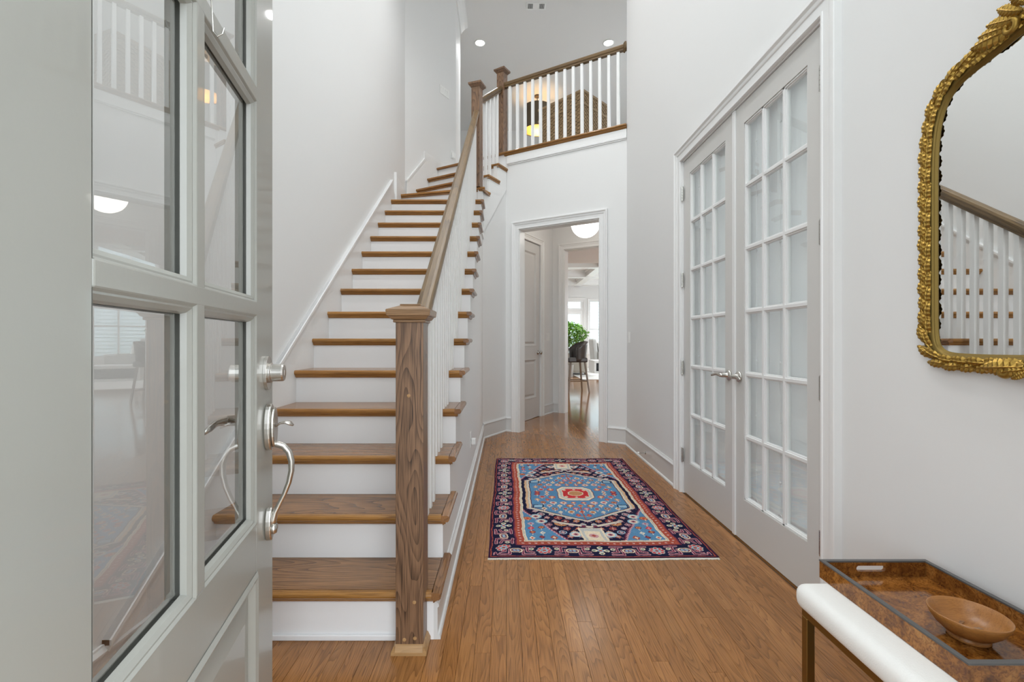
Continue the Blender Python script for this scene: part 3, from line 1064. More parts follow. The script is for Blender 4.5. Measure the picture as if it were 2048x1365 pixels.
def roman_shade(y0, y1, label):
    s = thing('sheer_shade', (XR + .08, y0, .1), label, 'window shade', 'sheer shades behind the French doors')
    nx, nz = 26, 150
    vs, fs = [], []
    for j in range(nz + 1):
        z = 0.17 + (2.42 - 0.17) * j / nz
        for i in range(nx + 1):
            y = y0 + (y1 - y0) * i / nx
            low = max(0.0, 1 - (z - .17) / 1.1)
            dx = .003 * math.sin(y * 31 + z * 3) + low * (.011 * math.sin(z * 42 + 1.3 * math.sin(y * 8 + z * 3)) + .004 * math.sin(z * 95 + y * 11)) \
                + .002 * math.sin(z * 18 + math.sin(y * 6))
            vs.append((XR + .066 + dx * .75, y, z))
    for j in range(nz):
        for i in range(nx):
            a_ = j * (nx + 1) + i
            fs.append((a_, a_ + 1, a_ + nx + 2, a_ + nx + 1))
    f = MB().add(vs, fs).build('fabric', 'sheer', s, smooth=True)
    md = f.modifiers.new('thick', 'SOLIDIFY')
    md.thickness = .001
    for i in range(3):
        y = y0 + (y1 - y0) * (.2 + .3 * i)
        c = MB().tube([(XR + .0515 + .001 * math.sin(k), y + .003 * math.sin(k * 1.7), .26 + k * .152) for k in range(15)], .0022, 6)
        for k in range(7):
            c.lathe([(.0001, -.008), (.006, -.003), (.006, .003), (.0001, .008)], 8, (XR + .0515, y, .42 + k * .3))
        co = c.build('cord', 'cord', s)
        rg = MB()
        rg.tube([(XR + .0515, y + .016 * math.sin(w_ * math.pi / 8), .245 + .018 * math.cos(w_ * math.pi / 8)) for w_ in range(17)], .0022, 6)
        rg.build('cord_ring', 'cord', co)
    MB().box(XR + .06, y0, 2.405, XR + .09, y1, 2.44).build('head_rail', 'cord', s)
    return s


roman_shade(YM + .012, OY1 - .03, 'white sheer shade hanging behind the far French door leaf')
roman_shade(OY0 + .03, YM - .012, 'white sheer shade hanging behind the near French door leaf')
# shallow study behind the doors; unseen window opening added to light the shades
mb = MB().box(3.1, 1.2, 0, 3.2, 4.2, .4).box(3.1, 1.2, 2.6, 3.2, 4.2, 2.9).box(1.45, 1.2, 0, 3.1, 1.3, 2.9).box(1.45, 4.1, 0, 3.1, 4.2, 2.9).box(1.45, 1.3, 2.8, 3.1, 4.1, 2.9)
struct(mb.build('wall_study', 'wall'))
struct(MB().box(1.321, 1.2, -.06, 3.2, 4.2, -.001).build('floor_study', 'oak_floor_far'))

# front door, standing open: local x from hinge to free edge, local y = out of the visible face, z up
DE = 1.25
fe = Vector((-0.5065 * DE, DE, 0))
dirv = Vector((-0.2195, 0.9756, 0))
DW = 0.914
hg = fe - dirv * DW
MD = Matrix(((dirv.x, dirv.y, 0, hg.x), (dirv.y, -dirv.x, 0, hg.y), (0, 0, 1, 0), (0, 0, 0, 1)))
fd = thing('door_3', (hg.x, hg.y, 0), 'open grey front door with divided glass and nickel handle set', kind='structure', rz=0)
ST = 0.14
GZ = (0.688, 1.205, 1.722, 2.24)
TD = 0.044                                     # thickness, visible face at y = 0, body behind (y < 0)
mb = MB(MD)
SN = 0.170                                     # hinge stile
mb.box(0, -TD, .012, SN, 0, 2.44).box(DW - ST, -TD, .012, DW, 0, 2.44)
mb.box(SN, -TD, GZ[3], DW - ST, 0, 2.44).box(SN, -TD, .565, DW - ST, 0, GZ[0]).box(SN, -TD, .012, DW - ST, 0, .21)
mb.box(SN, -TD + .01, .20, DW - ST, -.014, .57)
mb.build('door_frame', 'door_grey', fd, bevel=.0015, segs=1)
# raised panel
pb = MB(MD)
a0, a1, z0, z1 = SN, DW - ST, .21, .565
def ring(mb_, a0, a1, z0, z1, ins0, y0, ins1, y1):
    o_ = [(a0 + ins0, y0, z0 + ins0), (a1 - ins0, y0, z0 + ins0), (a1 - ins0, y0, z1 - ins0), (a0 + ins0, y0, z1 - ins0)]
    i_ = [(a0 + ins1, y1, z0 + ins1), (a1 - ins1, y1, z0 + ins1), (a1 - ins1, y1, z1 - ins1), (a0 + ins1, y1, z1 - ins1)]
    mb_.add(o_ + i_, [(k, (k + 1) % 4, 4 + (k + 1) % 4, 4 + k) for k in range(4)])
ring(pb, a0, a1, z0, z1, -.006, .001, .004, .006)
ring(pb, a0, a1, z0, z1, .004, .006, .014, .002)
ring(pb, a0, a1, z0, z1, .014, .002, .022, -.012)
ring(pb, a0, a1, z0, z1, .022, -.012, .034, -.012)
ring(pb, a0, a1, z0, z1, .034, -.012, .075, -.003)
pb.add([(a0 + .075, -.003, z0 + .075), (a1 - .075, -.003, z0 + .075), (a1 - .075, -.003, z1 - .075), (a0 + .075, -.003, z1 - .075)], [(0, 1, 2, 3)])
pb.build('panel', 'door_grey', fd)
XMID = .457
# glazing beads and muntins, with beveled panes
gb = MB(MD)
for (c0, c1) in ((SN, XMID - .017), (XMID + .017, DW - ST)):
    for z0_, z1_ in zip(GZ[:-1], GZ[1:]):
        zz0 = z0_ + (.0 if z0_ == GZ[0] else .017)
        zz1 = z1_ - (.0 if z1_ == GZ[3] else .017)
        ring(gb, c0, c1, zz0, zz1, -.0005, .0004, .003, -.004)
        ring(gb, c0, c1, zz0, zz1, .003, -.004, .006, -.004)
        ring(gb, c0, c1, zz0, zz1, .006, -.004, .013, -.009)
        ring(gb, c0, c1, zz0, zz1, .013, -.009, .016, -.018)
        ring(gb, c0, c1, zz0, zz1, .018, -.026, .004, -.046)
gb.build('glazing_bead', 'door_grey', fd)
MB(MD).box(XMID - .0175, -TD, GZ[0], XMID + .0175, .001, GZ[3]).build('muntin', 'door_grey', fd, bevel=.003)
for z in GZ[1:3]:
    MB(MD).box(SN, -TD, z - .0175, DW - ST, .0012, z + .0175).build('muntin', 'door_grey', fd, bevel=.003)
for (c0, c1) in ((SN, XMID - .017), (XMID + .017, DW - ST)):
    for z0_, z1_ in zip(GZ[:-1], GZ[1:]):
        pn_ = MB(MD)
        e = .012
        bvl = .026
        A, B_, C_, D_ = c0 + e, c1 - e, z0_ + e, z1_ - e
        vs = [(A, -.022, C_), (B_, -.022, C_), (B_, -.022, D_), (A, -.022, D_),
              (A + bvl, -.0195, C_ + bvl), (B_ - bvl, -.0195, C_ + bvl), (B_ - bvl, -.0195, D_ - bvl), (A + bvl, -.0195, D_ - bvl)]
        pn_.add(vs, [(4, 5, 6, 7), (0, 1, 5, 4), (1, 2, 6, 5), (2, 3, 7, 6), (3, 0, 4, 7)])
        pn_.build('pane', 'door_glass', fd)
# handle set at the free stile: local frame with z out of the door
HX = DW - 0.062
def MH(z):
    return MD @ Matrix(((1, 0, 0, HX), (0, 0, 1, 0), (0, 1, 0, z), (0, 0, 0, 1)))
db = MB()
o_pts = [(.030 * math.cos(w_ * math.pi / 12), .044 * math.sin(w_ * math.pi / 12)) for w_ in range(24)]
db.prism(o_pts, 0, .008)
db.lathe([(.026, .008), (.026, .014), (.0225, .016), (.0225, .040), (.0205, .044), (.0001, .044)], 28)
db.box(-.0022, -.007, .0435, .0022, .007, .0445)
db.build('deadbolt', 'nickel', fd, M=MH(1.045), smooth=False, bevel=.002)
hs = MB()
o_pts = [(.030 * math.cos(w_ * math.pi / 14), .060 * math.sin(w_ * math.pi / 14)) for w_ in range(28)]
hs.prism(o_pts, 0, .016)
o2 = [(.024 * math.cos(w_ * math.pi / 14), .052 * math.sin(w_ * math.pi / 14)) for w_ in range(28)]
hs.prism(o2, .016, .024)
es = hs.build('handle_set', 'nickel', fd, M=MH(.905), bevel=.005, segs=3)
g_ = MB()
gp = [(0, -.042, .012), (0, -.045, .028), (0, -.050, .042), (0, -.066, .055), (0, -.090, .061), (0, -.115, .061), (0, -.145, .055), (0, -.175, .044), (0, -.200, .032), (0, -.220, .022), (0, -.238, .017), (0, -.258, .014)]
g_.tube(gp, [.0085, .0085, .0088, .0088, .0080, .0072, .0066, .0062, .0062, .0072, .0095, .0090], 12)
g_.build('grip', 'nickel', es, M=MH(.905), smooth=True)
tp = MB()
tp.tube([(0, .000, .022), (0, .009, .034), (0, .012, .046), (0, .008, .058), (0, .002, .066)], [.006, .009, .013, .014, .006], 12, flat=.35)
tp.build('thumb_lever', 'nickel', es, M=MH(.905), smooth=True)
lm = MB()
o_pts = [(.019 * math.cos(w_ * math.pi / 12), .042 * math.sin(w_ * math.pi / 12)) for w_ in range(24)]
lm.prism(o_pts, 0, .016)
lm.build('lower_mount', 'nickel', es, M=MH(.655), bevel=.004, segs=3)
lb = MB().lathe([(.013, .014), (.015, .020), (.012, .026), (.0001, .028)], 16)
lb.build('boss', 'nickel', es, M=MH(.643), smooth=True)
# inside: knob rose seen through the glass
lever_handle(fd, MD @ Matrix(((1, 0, 0, HX), (0, 0, -1, -TD), (0, 1, 0, .925), (0, 0, 0, 1))), -1)
ib = MB().lathe([(.030, 0), (.032, .006), (.026, .014), (.0001, .015)], 20)
ib.build('thumb_turn', 'nickel', fd, M=MD @ Matrix(((1, 0, 0, HX), (0, 0, -1, -TD), (0, 1, 0, 1.045), (0, 0, 0, 1))))
for z in (.25, .95, 1.55, 2.2):
    MB(MD).lathe([(.007, z - .05), (.007, z + .05)], 10, (-.006, -.004, 0)).build('hinge', 'steel', fd)
# wreath hook over the upper muntin
wh = MB(MD)
zc = GZ[2]
wh.tube([(XMID + .03, -.016, zc + .024), (XMID + .03, .006, zc + .022), (XMID + .03, .0075, zc - .005), (XMID + .03, .009, zc - .035),
         (XMID + .03, .016, zc - .043), (XMID + .03, .024, zc - .037), (XMID + .03, .027, zc - .026)], .0013, 6)
tag(wh.build('wreath_hook', 'steel'), 'thin wire wreath hook hung over the upper door muntin', 'hook')
# front door jamb and the unseen window added above to let daylight in
MFW = Matrix(((1, 0, 0, 0), (0, 1, 0, YF0), (0, 0, 1, 0), (0, 0, 0, 1)))
jamb('trim_8', MFW, DX0, DX1, DZ, YF1 - YF0, t=.018)
fw = thing('window_1', (0, YF0, WZ0), 'unseen tall foyer window added above the front door for daylight', kind='structure')
wf = MB()
for x in (WX0, WX1):
    wf.box(x - .03, YF0 + .02, WZ0, x + .03, YF1 - .02, WZ1)
for z in (WZ0, WZ1):
    wf.box(WX0, YF0 + .02, z - .03, WX1, YF1 - .02, z + .03)
wf.build('window_frame', 'trim', fw)
for x in (-.3, .35):
    MB().box(x - .015, YF0 + .05, WZ0, x + .015, YF1 - .08, WZ1).build('mullion', 'trim', fw)
MB().box(WX0, YF0 + .05, 4.6, WX1, YF1 - .08, 4.63).build('mullion', 'trim', fw)
for (a, b_) in ((WX0, -.315), (-.285, .335), (.365, WX1)):
    for (c, e) in ((WZ0, 4.6), (4.63, WZ1)):
        MB().box(a, YF0 + .06, c, b_, YF0 + .064, e).build('pane', 'clear_glass', fw)

# closet door in the vestibule (two raised panels)
vd = thing('door_4', W(VU, D0) + (0,), 'closed two-panel closet door in the vestibule', kind='structure')
vb = MB(MVL)                                   # x = v, y = -u (into the wall is +y)
a0, a1 = D0 + .006, D1 - .006
vb.box(a0, .012, .010, a0 + .115, .045, DVZ - .01).box(a1 - .115, .012, .010, a1, .045, DVZ - .01)
for (z0_, z1_) in ((.010, .30), (.86, 1.055), (DVZ - .14, DVZ - .01)):
    vb.box(a0 + .115, .012, z0_, a1 - .115, .045, z1_)
vb.build('door_frame', 'panel_door', vd)
for (z0_, z1_) in ((.30, .86), (1.055, DVZ - .14)):
    q_ = MB(MVL)
    c0, c1 = a0 + .115, a1 - .115
    ring(q_, c0, c1, z0_, z1_, -.006, .012, -.002, .006)
    ring(q_, c0, c1, z0_, z1_, -.002, .006, .010, .008)
    ring(q_, c0, c1, z0_, z1_, .010, .008, .026, .030)
    ring(q_, c0, c1, z0_, z1_, .026, .030, .034, .030)
    ring(q_, c0, c1, z0_, z1_, .034, .030, .06, .016)
    q_.add([(c0 + .06, .016, z0_ + .06), (c1 - .06, .016, z0_ + .06), (c1 - .06, .016, z1_ - .06), (c0 + .06, .016, z1_ - .06)], [(0, 1, 2, 3)])
    q_.build('panel', 'panel_door', vd)
kb = MB()
kb.lathe([(.032, 0), (.033, .005), (.020, .010), (.011, .014), (.011, .035), (.024, .042), (.029, .054), (.025, .066), (.0001, .070)], 20)
kb.build('knob', 'steel', vd, M=MVL @ Matrix(((1, 0, 0, D1 - .065), (0, 0, -1, .012), (0, 1, 0, .955), (0, 0, 0, 1))), smooth=True)
for z in (.25, 2.33):
    MB(MVL).lathe([(.006, z - .05), (.006, z + .05)], 8, (a0 - .002, .004, 0)).build('hinge', 'steel', vd)

# garden door with transom, and the window beside it
gd = thing('door_5', (GD0, FY, 0), 'white glazed garden door with transom in the far room', kind='structure')
mb = MB()
zd = 2.46
mb.box(GD0, FY + .02, 0, GD0 + .12, FY + .07, zd).box(GD1 - .12, FY + .02, 0, GD1, FY + .07, zd)
mb.box(GD0 + .12, FY + .02, zd - .16, GD1 - .12, FY + .07, zd).box(GD0 + .12, FY + .02, 0, GD1 - .12, FY + .07, .25)
mb.build('door_frame', 'trim', gd)
MB().box(GD0 + .12, FY + .04, .25, GD1 - .12, FY + .046, zd - .16).build('pane', 'clear_glass', gd)
mb = MB()
mb.box(GD0 - .05, FY, 0, GD0, FY + .1, 2.92).box(GD1, FY, 0, GD1 + .05, FY + .1, 2.92)
mb.box(GD0, FY, zd, GD1, FY + .1, zd + .10).box(GD0, FY, 2.84, GD1, FY + .1, 2.92)
mb.box(GD0, FY + .02, zd + .10, GD0 + .06, FY + .07, 2.84).box(GD1 - .10, FY + .02, zd + .10, GD1, FY + .07, 2.84)
mb.build('transom_frame', 'trim', gd)
MB().box(GD0 + .06, FY + .04, zd + .10, GD1 - .10, FY + .046, 2.84).build('pane', 'clear_glass', gd)
MB().lathe([(.03, 0), (.03, .01), (.012, .02), (.012, .05), (.025, .06), (.0001, .08)], 12).build(
    'knob', 'steel', gd, M=T(GD1 - .06, FY + .02, 1.0) @ Matrix.Rotation(R(90), 4, 'X'))
MB().lathe([(.03, 0), (.03, .012), (.0001, .02)], 12).build(
    'deadbolt', 'steel', gd, M=T(GD1 - .06, FY + .02, 1.16) @ Matrix.Rotation(R(90), 4, 'X'))
MFR = T(0, FY, 0)
casing('trim_9', MFR, GD0 - .05, GD1 + .05, 2.92, .10)
casing('trim_10', MFR, GW0 + .02, GW1 - .02, 2.88, .10, z0=.55)
wn = thing('window_2', (GW0, FY, .55), 'tall white window right of the garden door', kind='structure')
wf = MB()
for x in (GW0, GW0 + .99, GW1 - .045):
    wf.box(x, FY + .025, .55, x + .045, FY + .095, 2.90)
for z in (.55, 1.62, 2.85):
    wf.box(GW0, FY + .03, z, GW1, FY + .09, z + .05)
wf.build('window_frame', 'trim', wn)
for (a, b_) in ((GW0 + .045, GW0 + .99), (GW0 + 1.035, GW1 - .045)):
    for (c, e) in ((.60, 1.62), (1.67, 2.85)):
        MB().box(a, FY + .05, c, b_, FY + .056, e).build('pane', 'clear_glass', wn)
# outside: neighbouring house and lawn
mb = MB()
for i in range(34):
    z = .1 + i * .17
    mb.add([(-3, 27.0, z), (12, 27.0, z), (12, 27.03, z + .18), (-3, 27.03, z + .18), (-3, 27.06, z), (12, 27.06, z), (12, 27.06, z + .18), (-3, 27.06, z + .18)],
           [(0, 1, 2, 3), (4, 5, 6, 7), (0, 1, 5, 4), (2, 3, 7, 6)])
o_ = mb.build('house_siding', 'siding')
o_['kind'] = 'structure'
struct(MB().box(-20, 20.6, -.3, 30, 60, -.2).build('ground_garden', 'lawn'))
struct(MB().box(-20, -30, -.3, 30, .15, -.12).build('ground_porch', 'pot'))

# ------------------------------------------------------------------ oriental rug
RX0, RX1, RY0, RY1 = -0.098, 1.100, 2.385, 4.405
RWd, RLn = RX1 - RX0, RY1 - RY0
NXr, NYr = 400, 674


def srgb(r, g, b):
    f = lambda c: (c / 255 / 12.92) if c / 255 <= .04045 else ((c / 255 + .055) / 1.055) ** 2.4
    return np.array([f(r), f(g), f(b)])


NAVY, BLUE, RUST, CREAM = srgb(26, 26, 52), srgb(84, 128, 162), srgb(158, 74, 58), srgb(214, 198, 172)
PINK, PLUM, TAN, RED, SKY = srgb(190, 142, 146), srgb(104, 44, 66), srgb(188, 134, 88), srgb(186, 52, 56), srgb(142, 172, 190)
GREY, GREEN = srgb(176, 176, 172), srgb(96, 118, 112)
xs = (np.arange(NXr + 1) / NXr) * RWd
ys = (np.arange(NYr + 1) / NYr) * RLn
UX, UY = np.meshgrid(xs, ys)
rgn = np.random.RandomState(3)
# slightly uneven weaving
UXw = UX + .0025 * np.sin(UY * 23) + .0015 * np.sin(UY * 71 + 1)
UYw = UY + .0025 * np.sin(UX * 27 + 2)
cv = np.zeros(UX.shape + (3,))
cv[:] = NAVY
hx, hy = RWd / 2, RLn / 2
ax = np.abs(UXw - hx)                       # folded quarter coordinates
ay = np.abs(UYw - hy)


def put(mask, c):
    cv[mask] = c


def inpoly(px, py, poly):
    ins = np.zeros(px.shape, bool)
    j = len(poly) - 1
    for i in range(len(poly)):
        xi, yi = poly[i]
        xj, yj = poly[j]
        c = ((yi > py) != (yj > py)) & (px < (xj - xi) * (py - yi) / (yj - yi + 1e-12) + xi)
        ins ^= c
        j = i
    return ins


def octa(px, py, cx, cy, r, s=1.0):
    dx, dy = np.abs(px - cx), np.abs(py - cy) * s
    return np.maximum(np.maximum(dx, dy), (dx + dy) * .72) < r


def dia(px, py, cx, cy, rx, ry):
    return np.abs(px - cx) / rx + np.abs(py - cy) / ry < 1


def line(px, py, x0, y0, x1, y1, w):
    dx, dy = x1 - x0, y1 - y0
    t = np.clip(((px - x0) * dx + (py - y0) * dy) / (dx * dx + dy * dy), 0, 1)
    return (px - x0 - t * dx) ** 2 + (py - y0 - t * dy) ** 2 < w * w


def rosette(px, py, cx, cy, r, c0, c1, c2):
    put(octa(px, py, cx, cy, r), c0)
    put(octa(px, py, cx, cy, r * .72), c1)
    put(dia(px, py, cx, cy, r * .5, r * .5), c2)


def bud(px, py, cx, cy, r, c0, c1):
    put(dia(px, py, cx, cy, r, r * 1.25), c0)
    put(dia(px, py, cx, cy, r * .45, r * .6), c1)


B1, B2, B3, B4 = .012, .150, .192, .210       # edge, outer border, rust guard, cream stripe
inset = np.minimum(np.minimum(UXw, RWd - UXw), np.minimum(UYw, RLn - UYw))
# outer border repeats: fold along each side
side = (np.minimum(UXw, RWd - UXw) < np.minimum(UYw, RLn - UYw))
across = np.minimum(np.minimum(UXw, RWd - UXw), np.minimum(UYw, RLn - UYw))
alongc = np.where(side, UYw - hy, UXw - hx)
inb = inset < B2
P_ = .30
ph = (alongc / P_ + .5) % 1.0 - .5
pa, pc = ph * P_, across - (B1 + B2) / 2
pidx = np.floor(alongc / P_ + .5).astype(int)
odd = (pidx % 2) == 1


def bput(mask, c):
    cv[mask & inb] = c


# hooked brackets
for sg in (-1, 1):
    for (w_, c_) in ((.0085, PINK), (.0045, PLUM)):
        bput(line(pa * sg, pc, .055, -.045, .115, -.045, w_) | line(pa * sg, pc, .055, .045, .115, .045, w_), c_)
        bput(line(pa * sg, pc, .115, -.045, .115, .010, w_) | line(pa * sg, pc, .090, .045, .090, -.012, w_), c_)
        bput(line(pa * sg, pc, .115, .010, .135, .010, w_) | line(pa * sg, pc, .060, -.02, .090, -.012, w_), c_)
    bput(octa(pa * sg, pc, .140, .0, .024), CREAM)
    bput(octa(pa * sg, pc, .140, .0, .017), PLUM)
    bput(dia(pa * sg, pc, .140, .0, .012, .012), SKY)
    bput(octa(pa * sg, pc, .068, .018, .013), CREAM)
    bput(octa(pa * sg, pc, .068, .018, .007), GREEN)
for q in range(8):
    w_ = q * math.pi / 4
    bput(octa(pa, pc, .030 * math.cos(w_), .030 * math.sin(w_), .0125) & odd, GREY)
    bput(octa(pa, pc, .030 * math.cos(w_), .030 * math.sin(w_), .0085) & odd, RED)
    bput(octa(pa, pc, .032 * math.cos(w_), .032 * math.sin(w_), .0145) & ~odd & (q % 2 == 0), CREAM)
    bput(octa(pa, pc, .034 * math.cos(w_), .034 * math.sin(w_), .008) & ~odd & (q % 2 == 0), GREEN)
bput(octa(pa, pc, 0, 0, .017), SKY)
bput(octa(pa, pc, 0, 0, .010), np.where(odd[..., None], RED, RUST)[odd & inb][0] if False else RUST)
put(inset < B1, NAVY * .5 + PLUM * .25)
put((inset >= B1) & (inset < B1 + .005), RUST)
put((inset >= B2 - .008) & (inset < B2), PLUM)
# rust guard with small ticks
g = (inset >= B2) & (inset < B3)
put(g, RUST)
tk = (alongc / .036) % 1.0
put(g & (np.abs(tk - .5) < .18) & (np.abs(inset - (B2 + B3) / 2 + .004 * (tk * 2 - 1)) < .006), PINK * .7 + CREAM * .3)
put((inset >= B3) & (inset < B4), CREAM)
put((inset >= B3 + .006) & (inset < B3 + .010), GREY * .75)
fld = inset >= B4
FX_, FY_ = hx - B4, hy - B4                     # half size of the field
before = cv.copy()
put(fld, NAVY)
# blue corner spandrels with stepped outline
step = .022
sy = np.round((FY_ - ay) / step) * step         # distance from the end, stepped
lim = FX_ * (.44 + .60 * np.clip(sy / .48, 0, 1))
put(fld & (ax > lim - .020) & (sy < .50), PLUM)
put(fld & (ax > lim - .010) & (sy < .50), PINK)
sp = fld & (ax > lim) & (sy < .49)
put(sp, BLUE)
rr = random.Random(5)
cols = [CREAM, TAN, PINK, RUST, SKY, PLUM, RED, GREY]
for i in range(9):
    for j in range(8):
        cx = FX_ - .032 - i * .064 + rr.uniform(-.01, .01)
        cy = FY_ - .035 - j * .068 + rr.uniform(-.01, .01)
        l_ = FX_ * (.44 + .60 * min(1, (FY_ - cy) / .48))
        if cx > l_ + .02 and cy > FY_ - .47:
            c0, c1, c2 = rr.sample(cols, 3)
            if rr.random() < .5:
                rosette(ax, ay, cx, cy, rr.uniform(.018, .027), c0, c1, c2)
            else:
                bud(ax, ay, cx, cy, rr.uniform(.017, .024), c0, c1)
            put(line(ax, ay, cx, cy + .02, cx, cy + .04, .002) & sp, CREAM)
# navy ground flowers
for i in range(-1, 9):
    for j in range(-1, 20):
        cx = .034 + i * .068 + (.034 if j % 2 else 0)
        cy = j * .056 + .02
        l_ = FX_ * (.44 + .60 * min(1, max(0, FY_ - cy) / .48)) if FY_ - cy < .5 else FX_ * 1.04
        if 0 <= cx < min(l_ - .032, FX_ - .018) and cy < FY_ - .02:
            c0, c1, c2 = rr.sample([PINK, CREAM, TAN, RUST, SKY, GREY, PINK], 3)
            rosette(ax, ay, cx, cy, rr.uniform(.016, .025), c0, PLUM if rr.random() < .5 else c1, c2)
            put(line(ax, ay, cx, cy, cx + .024, cy + .022, .0016) & fld, PINK)
            put(line(ax, ay, cx, cy - .03, cx, cy + .03, .0015) & fld, PINK)
for (cx, cy, r_) in ((.165, .565, .040),):
    put(octa(ax, ay, cx, cy, r_ + .008, 1.3), NAVY)
    put(octa(ax, ay, cx, cy, r_, 1.3), TAN)
    put(octa(ax, ay, cx, cy, r_ * .5, 1.3), RUST)
    put(dia(ax, ay, cx, cy, r_ * .35, r_ * .35), CREAM)
for (cx, cy) in ((.31, .45), (.10, .72), (.285, .53)):
    put(octa(ax, ay, cx, cy, .036), SKY)
    put(octa(ax, ay, cx, cy, .026), CREAM)
    put(octa(ax, ay, cx, cy, .017), PINK)
    put(dia(ax, ay, cx, cy, .013, .013), PLUM)
# pendant at each end
put(fld & (ax < .072) & (ay > FY_ - .17), CREAM)
put(fld & (ax < .060) & (ay > FY_ - .165), GREY)
put(fld & (ax < .045) & (ay > FY_ - .125), CREAM)
put(octa(ax, ay, 0, FY_ - .06, .026), PINK)
put(dia(ax, ay, 0, FY_ - .06, .016, .016), RUST)
put(fld & (line(ax, ay, .0, FY_ - .185, .20, FY_ - .265, .017)), PLUM)
put(fld & (line(ax, ay, .0, FY_ - .185, .20, FY_ - .265, .013)), GREY)
put(fld & (line(ax, ay, .0, FY_ - .185, .19, FY_ - .262, .006)), CREAM)
put(octa(ax, ay, .035, FY_ - .195, .014), PLUM)
# medallion
def hexa(gr):
    return [(-1, .305 + gr), (0, .522 + gr * 1.4), (0, .522 + gr * 1.4), (.335 + gr, .302 + gr), (.335 + gr, -1), (-1, -1)]
put(inpoly(ax, ay, hexa(.030)) & (ay < .30) & (ax > .3), TAN * .6 + CREAM * .4)
put(inpoly(ax, ay, hexa(.012)), GREY)
put(inpoly(ax, ay, hexa(.004)), CREAM)
put(inpoly(ax, ay, hexa(-.004)), PLUM * .6)
md_ = inpoly(ax, ay, hexa(-.010))
put(md_, BLUE)
put((np.abs(ay - .270) < .030) & (np.abs(ax - .285) < .036) & md_, NAVY)
put((np.abs(ay - .270) < .022) & (np.abs(ax - .285) < .028) & md_, SKY)
for i in range(0, 7):
    for j in range(0, 10):
        cx = i * .070 + (.035 if j % 2 else 0)
        cy = .022 + j * .058
        lim_ = .31 if cy < .28 else .31 * (1 - (cy - .28) / .21)
        if cx < lim_ - .016 and not (cx < .15 and cy < .17) and not (cx > .24 and .23 < cy < .31):
            c0, c1, c2 = rr.sample([CREAM, TAN, PINK, RUST, PLUM, RED, GREY], 3)
            if rr.random() < .6:
                rosette(ax, ay, cx, cy, rr.uniform(.017, .027), c0, c1, c2)
            else:
                bud(ax, ay, cx, cy, rr.uniform(.016, .022), c0, c1)
            if cy < .42:
                put(line(ax, ay, cx, cy + .018, cx, cy + .045, .0022), CREAM)
            put(line(ax, ay, cx - .02, cy + .026, cx + .02, cy + .026, .0018), PINK)
put(line(ax, ay, 0, .28, 0, .50, .0035) & md_, RUST)
put(line(ax, ay, 0, .45, .04, .45, .0035) & md_, TAN)
o8 = lambda rx, ry: (ax < rx) & (ay < ry) & (ax / rx + ay / ry < 1.62)
put(o8(.132, .152), PLUM)
put(o8(.127, .147), CREAM)
put(o8(.112, .128), GREY)
put(o8(.098, .108), CREAM)
put(o8(.092, .102), RED)
put(octa(ax, ay, 0, 0, .056, 1.0), CREAM)
put(octa(ax, ay, 0, 0, .048, 1.0), TAN)
put((np.abs(np.sin(UYw * 160)) < .5) & octa(ax, ay, 0, 0, .04), TAN * .6 + GREEN * .4)
bud(ax, ay, .072, .072, .014, CREAM, TAN)
bud(ax, ay, 0, .082, .012, CREAM, PINK)
cv[~fld] = before[~fld]
# abrash and knot-to-knot unevenness
cv *= (1 + .10 * np.sin(UY * 19 + 2 * np.sin(UY * 5)) * .5)[..., None]
cv *= rgn.uniform(.78, 1.18, UX.shape)[..., None]
cv *= 1.05
zz = .0075 + .0010 * np.sin(UX * 13 + UY * 5) * np.sin(UY * 9) + rgn.uniform(-.0004, .0004, UX.shape)
co_ = np.stack([UX + .004 * np.sin(UY * 6 + 1), UY + .004 * np.sin(UX * 7), zz], -1).reshape(-1, 3)
ii = (np.arange(NYr)[:, None] * (NXr + 1) + np.arange(NXr)[None, :]).reshape(-1)
quads = np.stack([ii, ii + 1, ii + NXr + 2, ii + NXr + 1], -1)
rug = thing('oriental_rug', (RX0, RY0, 0), 'navy and blue oriental rug with a red-centred medallion on the hall floor', 'rug')
me = bpy.data.meshes.new('pile')
me.vertices.add(len(co_))
me.vertices.foreach_set('co', co_.ravel())
me.loops.add(quads.size)
me.loops.foreach_set('vertex_index', quads.ravel().astype(np.int32))
me.polygons.add(len(quads))
me.polygons.foreach_set('loop_start', (np.arange(len(quads)) * 4).astype(np.int32))
me.update(calc_edges=True)
me.validate()
at = me.color_attributes.new('dye', 'FLOAT_COLOR', 'POINT')
at.data.foreach_set('color', np.concatenate([np.clip(cv, 0, 1).reshape(-1, 3), np.ones((len(co_), 1))], 1).ravel().astype(np.float32))
me.polygons.foreach_set('use_smooth', np.ones(len(quads), bool))
me.materials.append(MATS['rug_wool'])
po = bpy.data.objects.new('pile', me)
COL.objects.link(po)
po.parent = rug
MB().box(RX0 + .003, RY0 + .003, .0005, RX1 - .003, RY1 - .003, .0042).build('backing', 'rim_grey', rug)
for (y0, d_) in ((RY0, -1), (RY1, 1)):
    fr = MB()
    for k in range(230):
        x = RX0 + .004 + (RWd - .008) * k / 229
        l_ = .010 + .005 * random.random()
        fr.box(x - .0022, y0 - .002 * d_ + .004 * math.sin((x - RX0) * 7), .001, x + .0022, y0 + d_ * l_ + .004 * math.sin((x - RX0) * 7), .005)
    tag(fr.build('fringe', 'wool_fringe', rug), 'short cream wool fringe', kind='stuff')

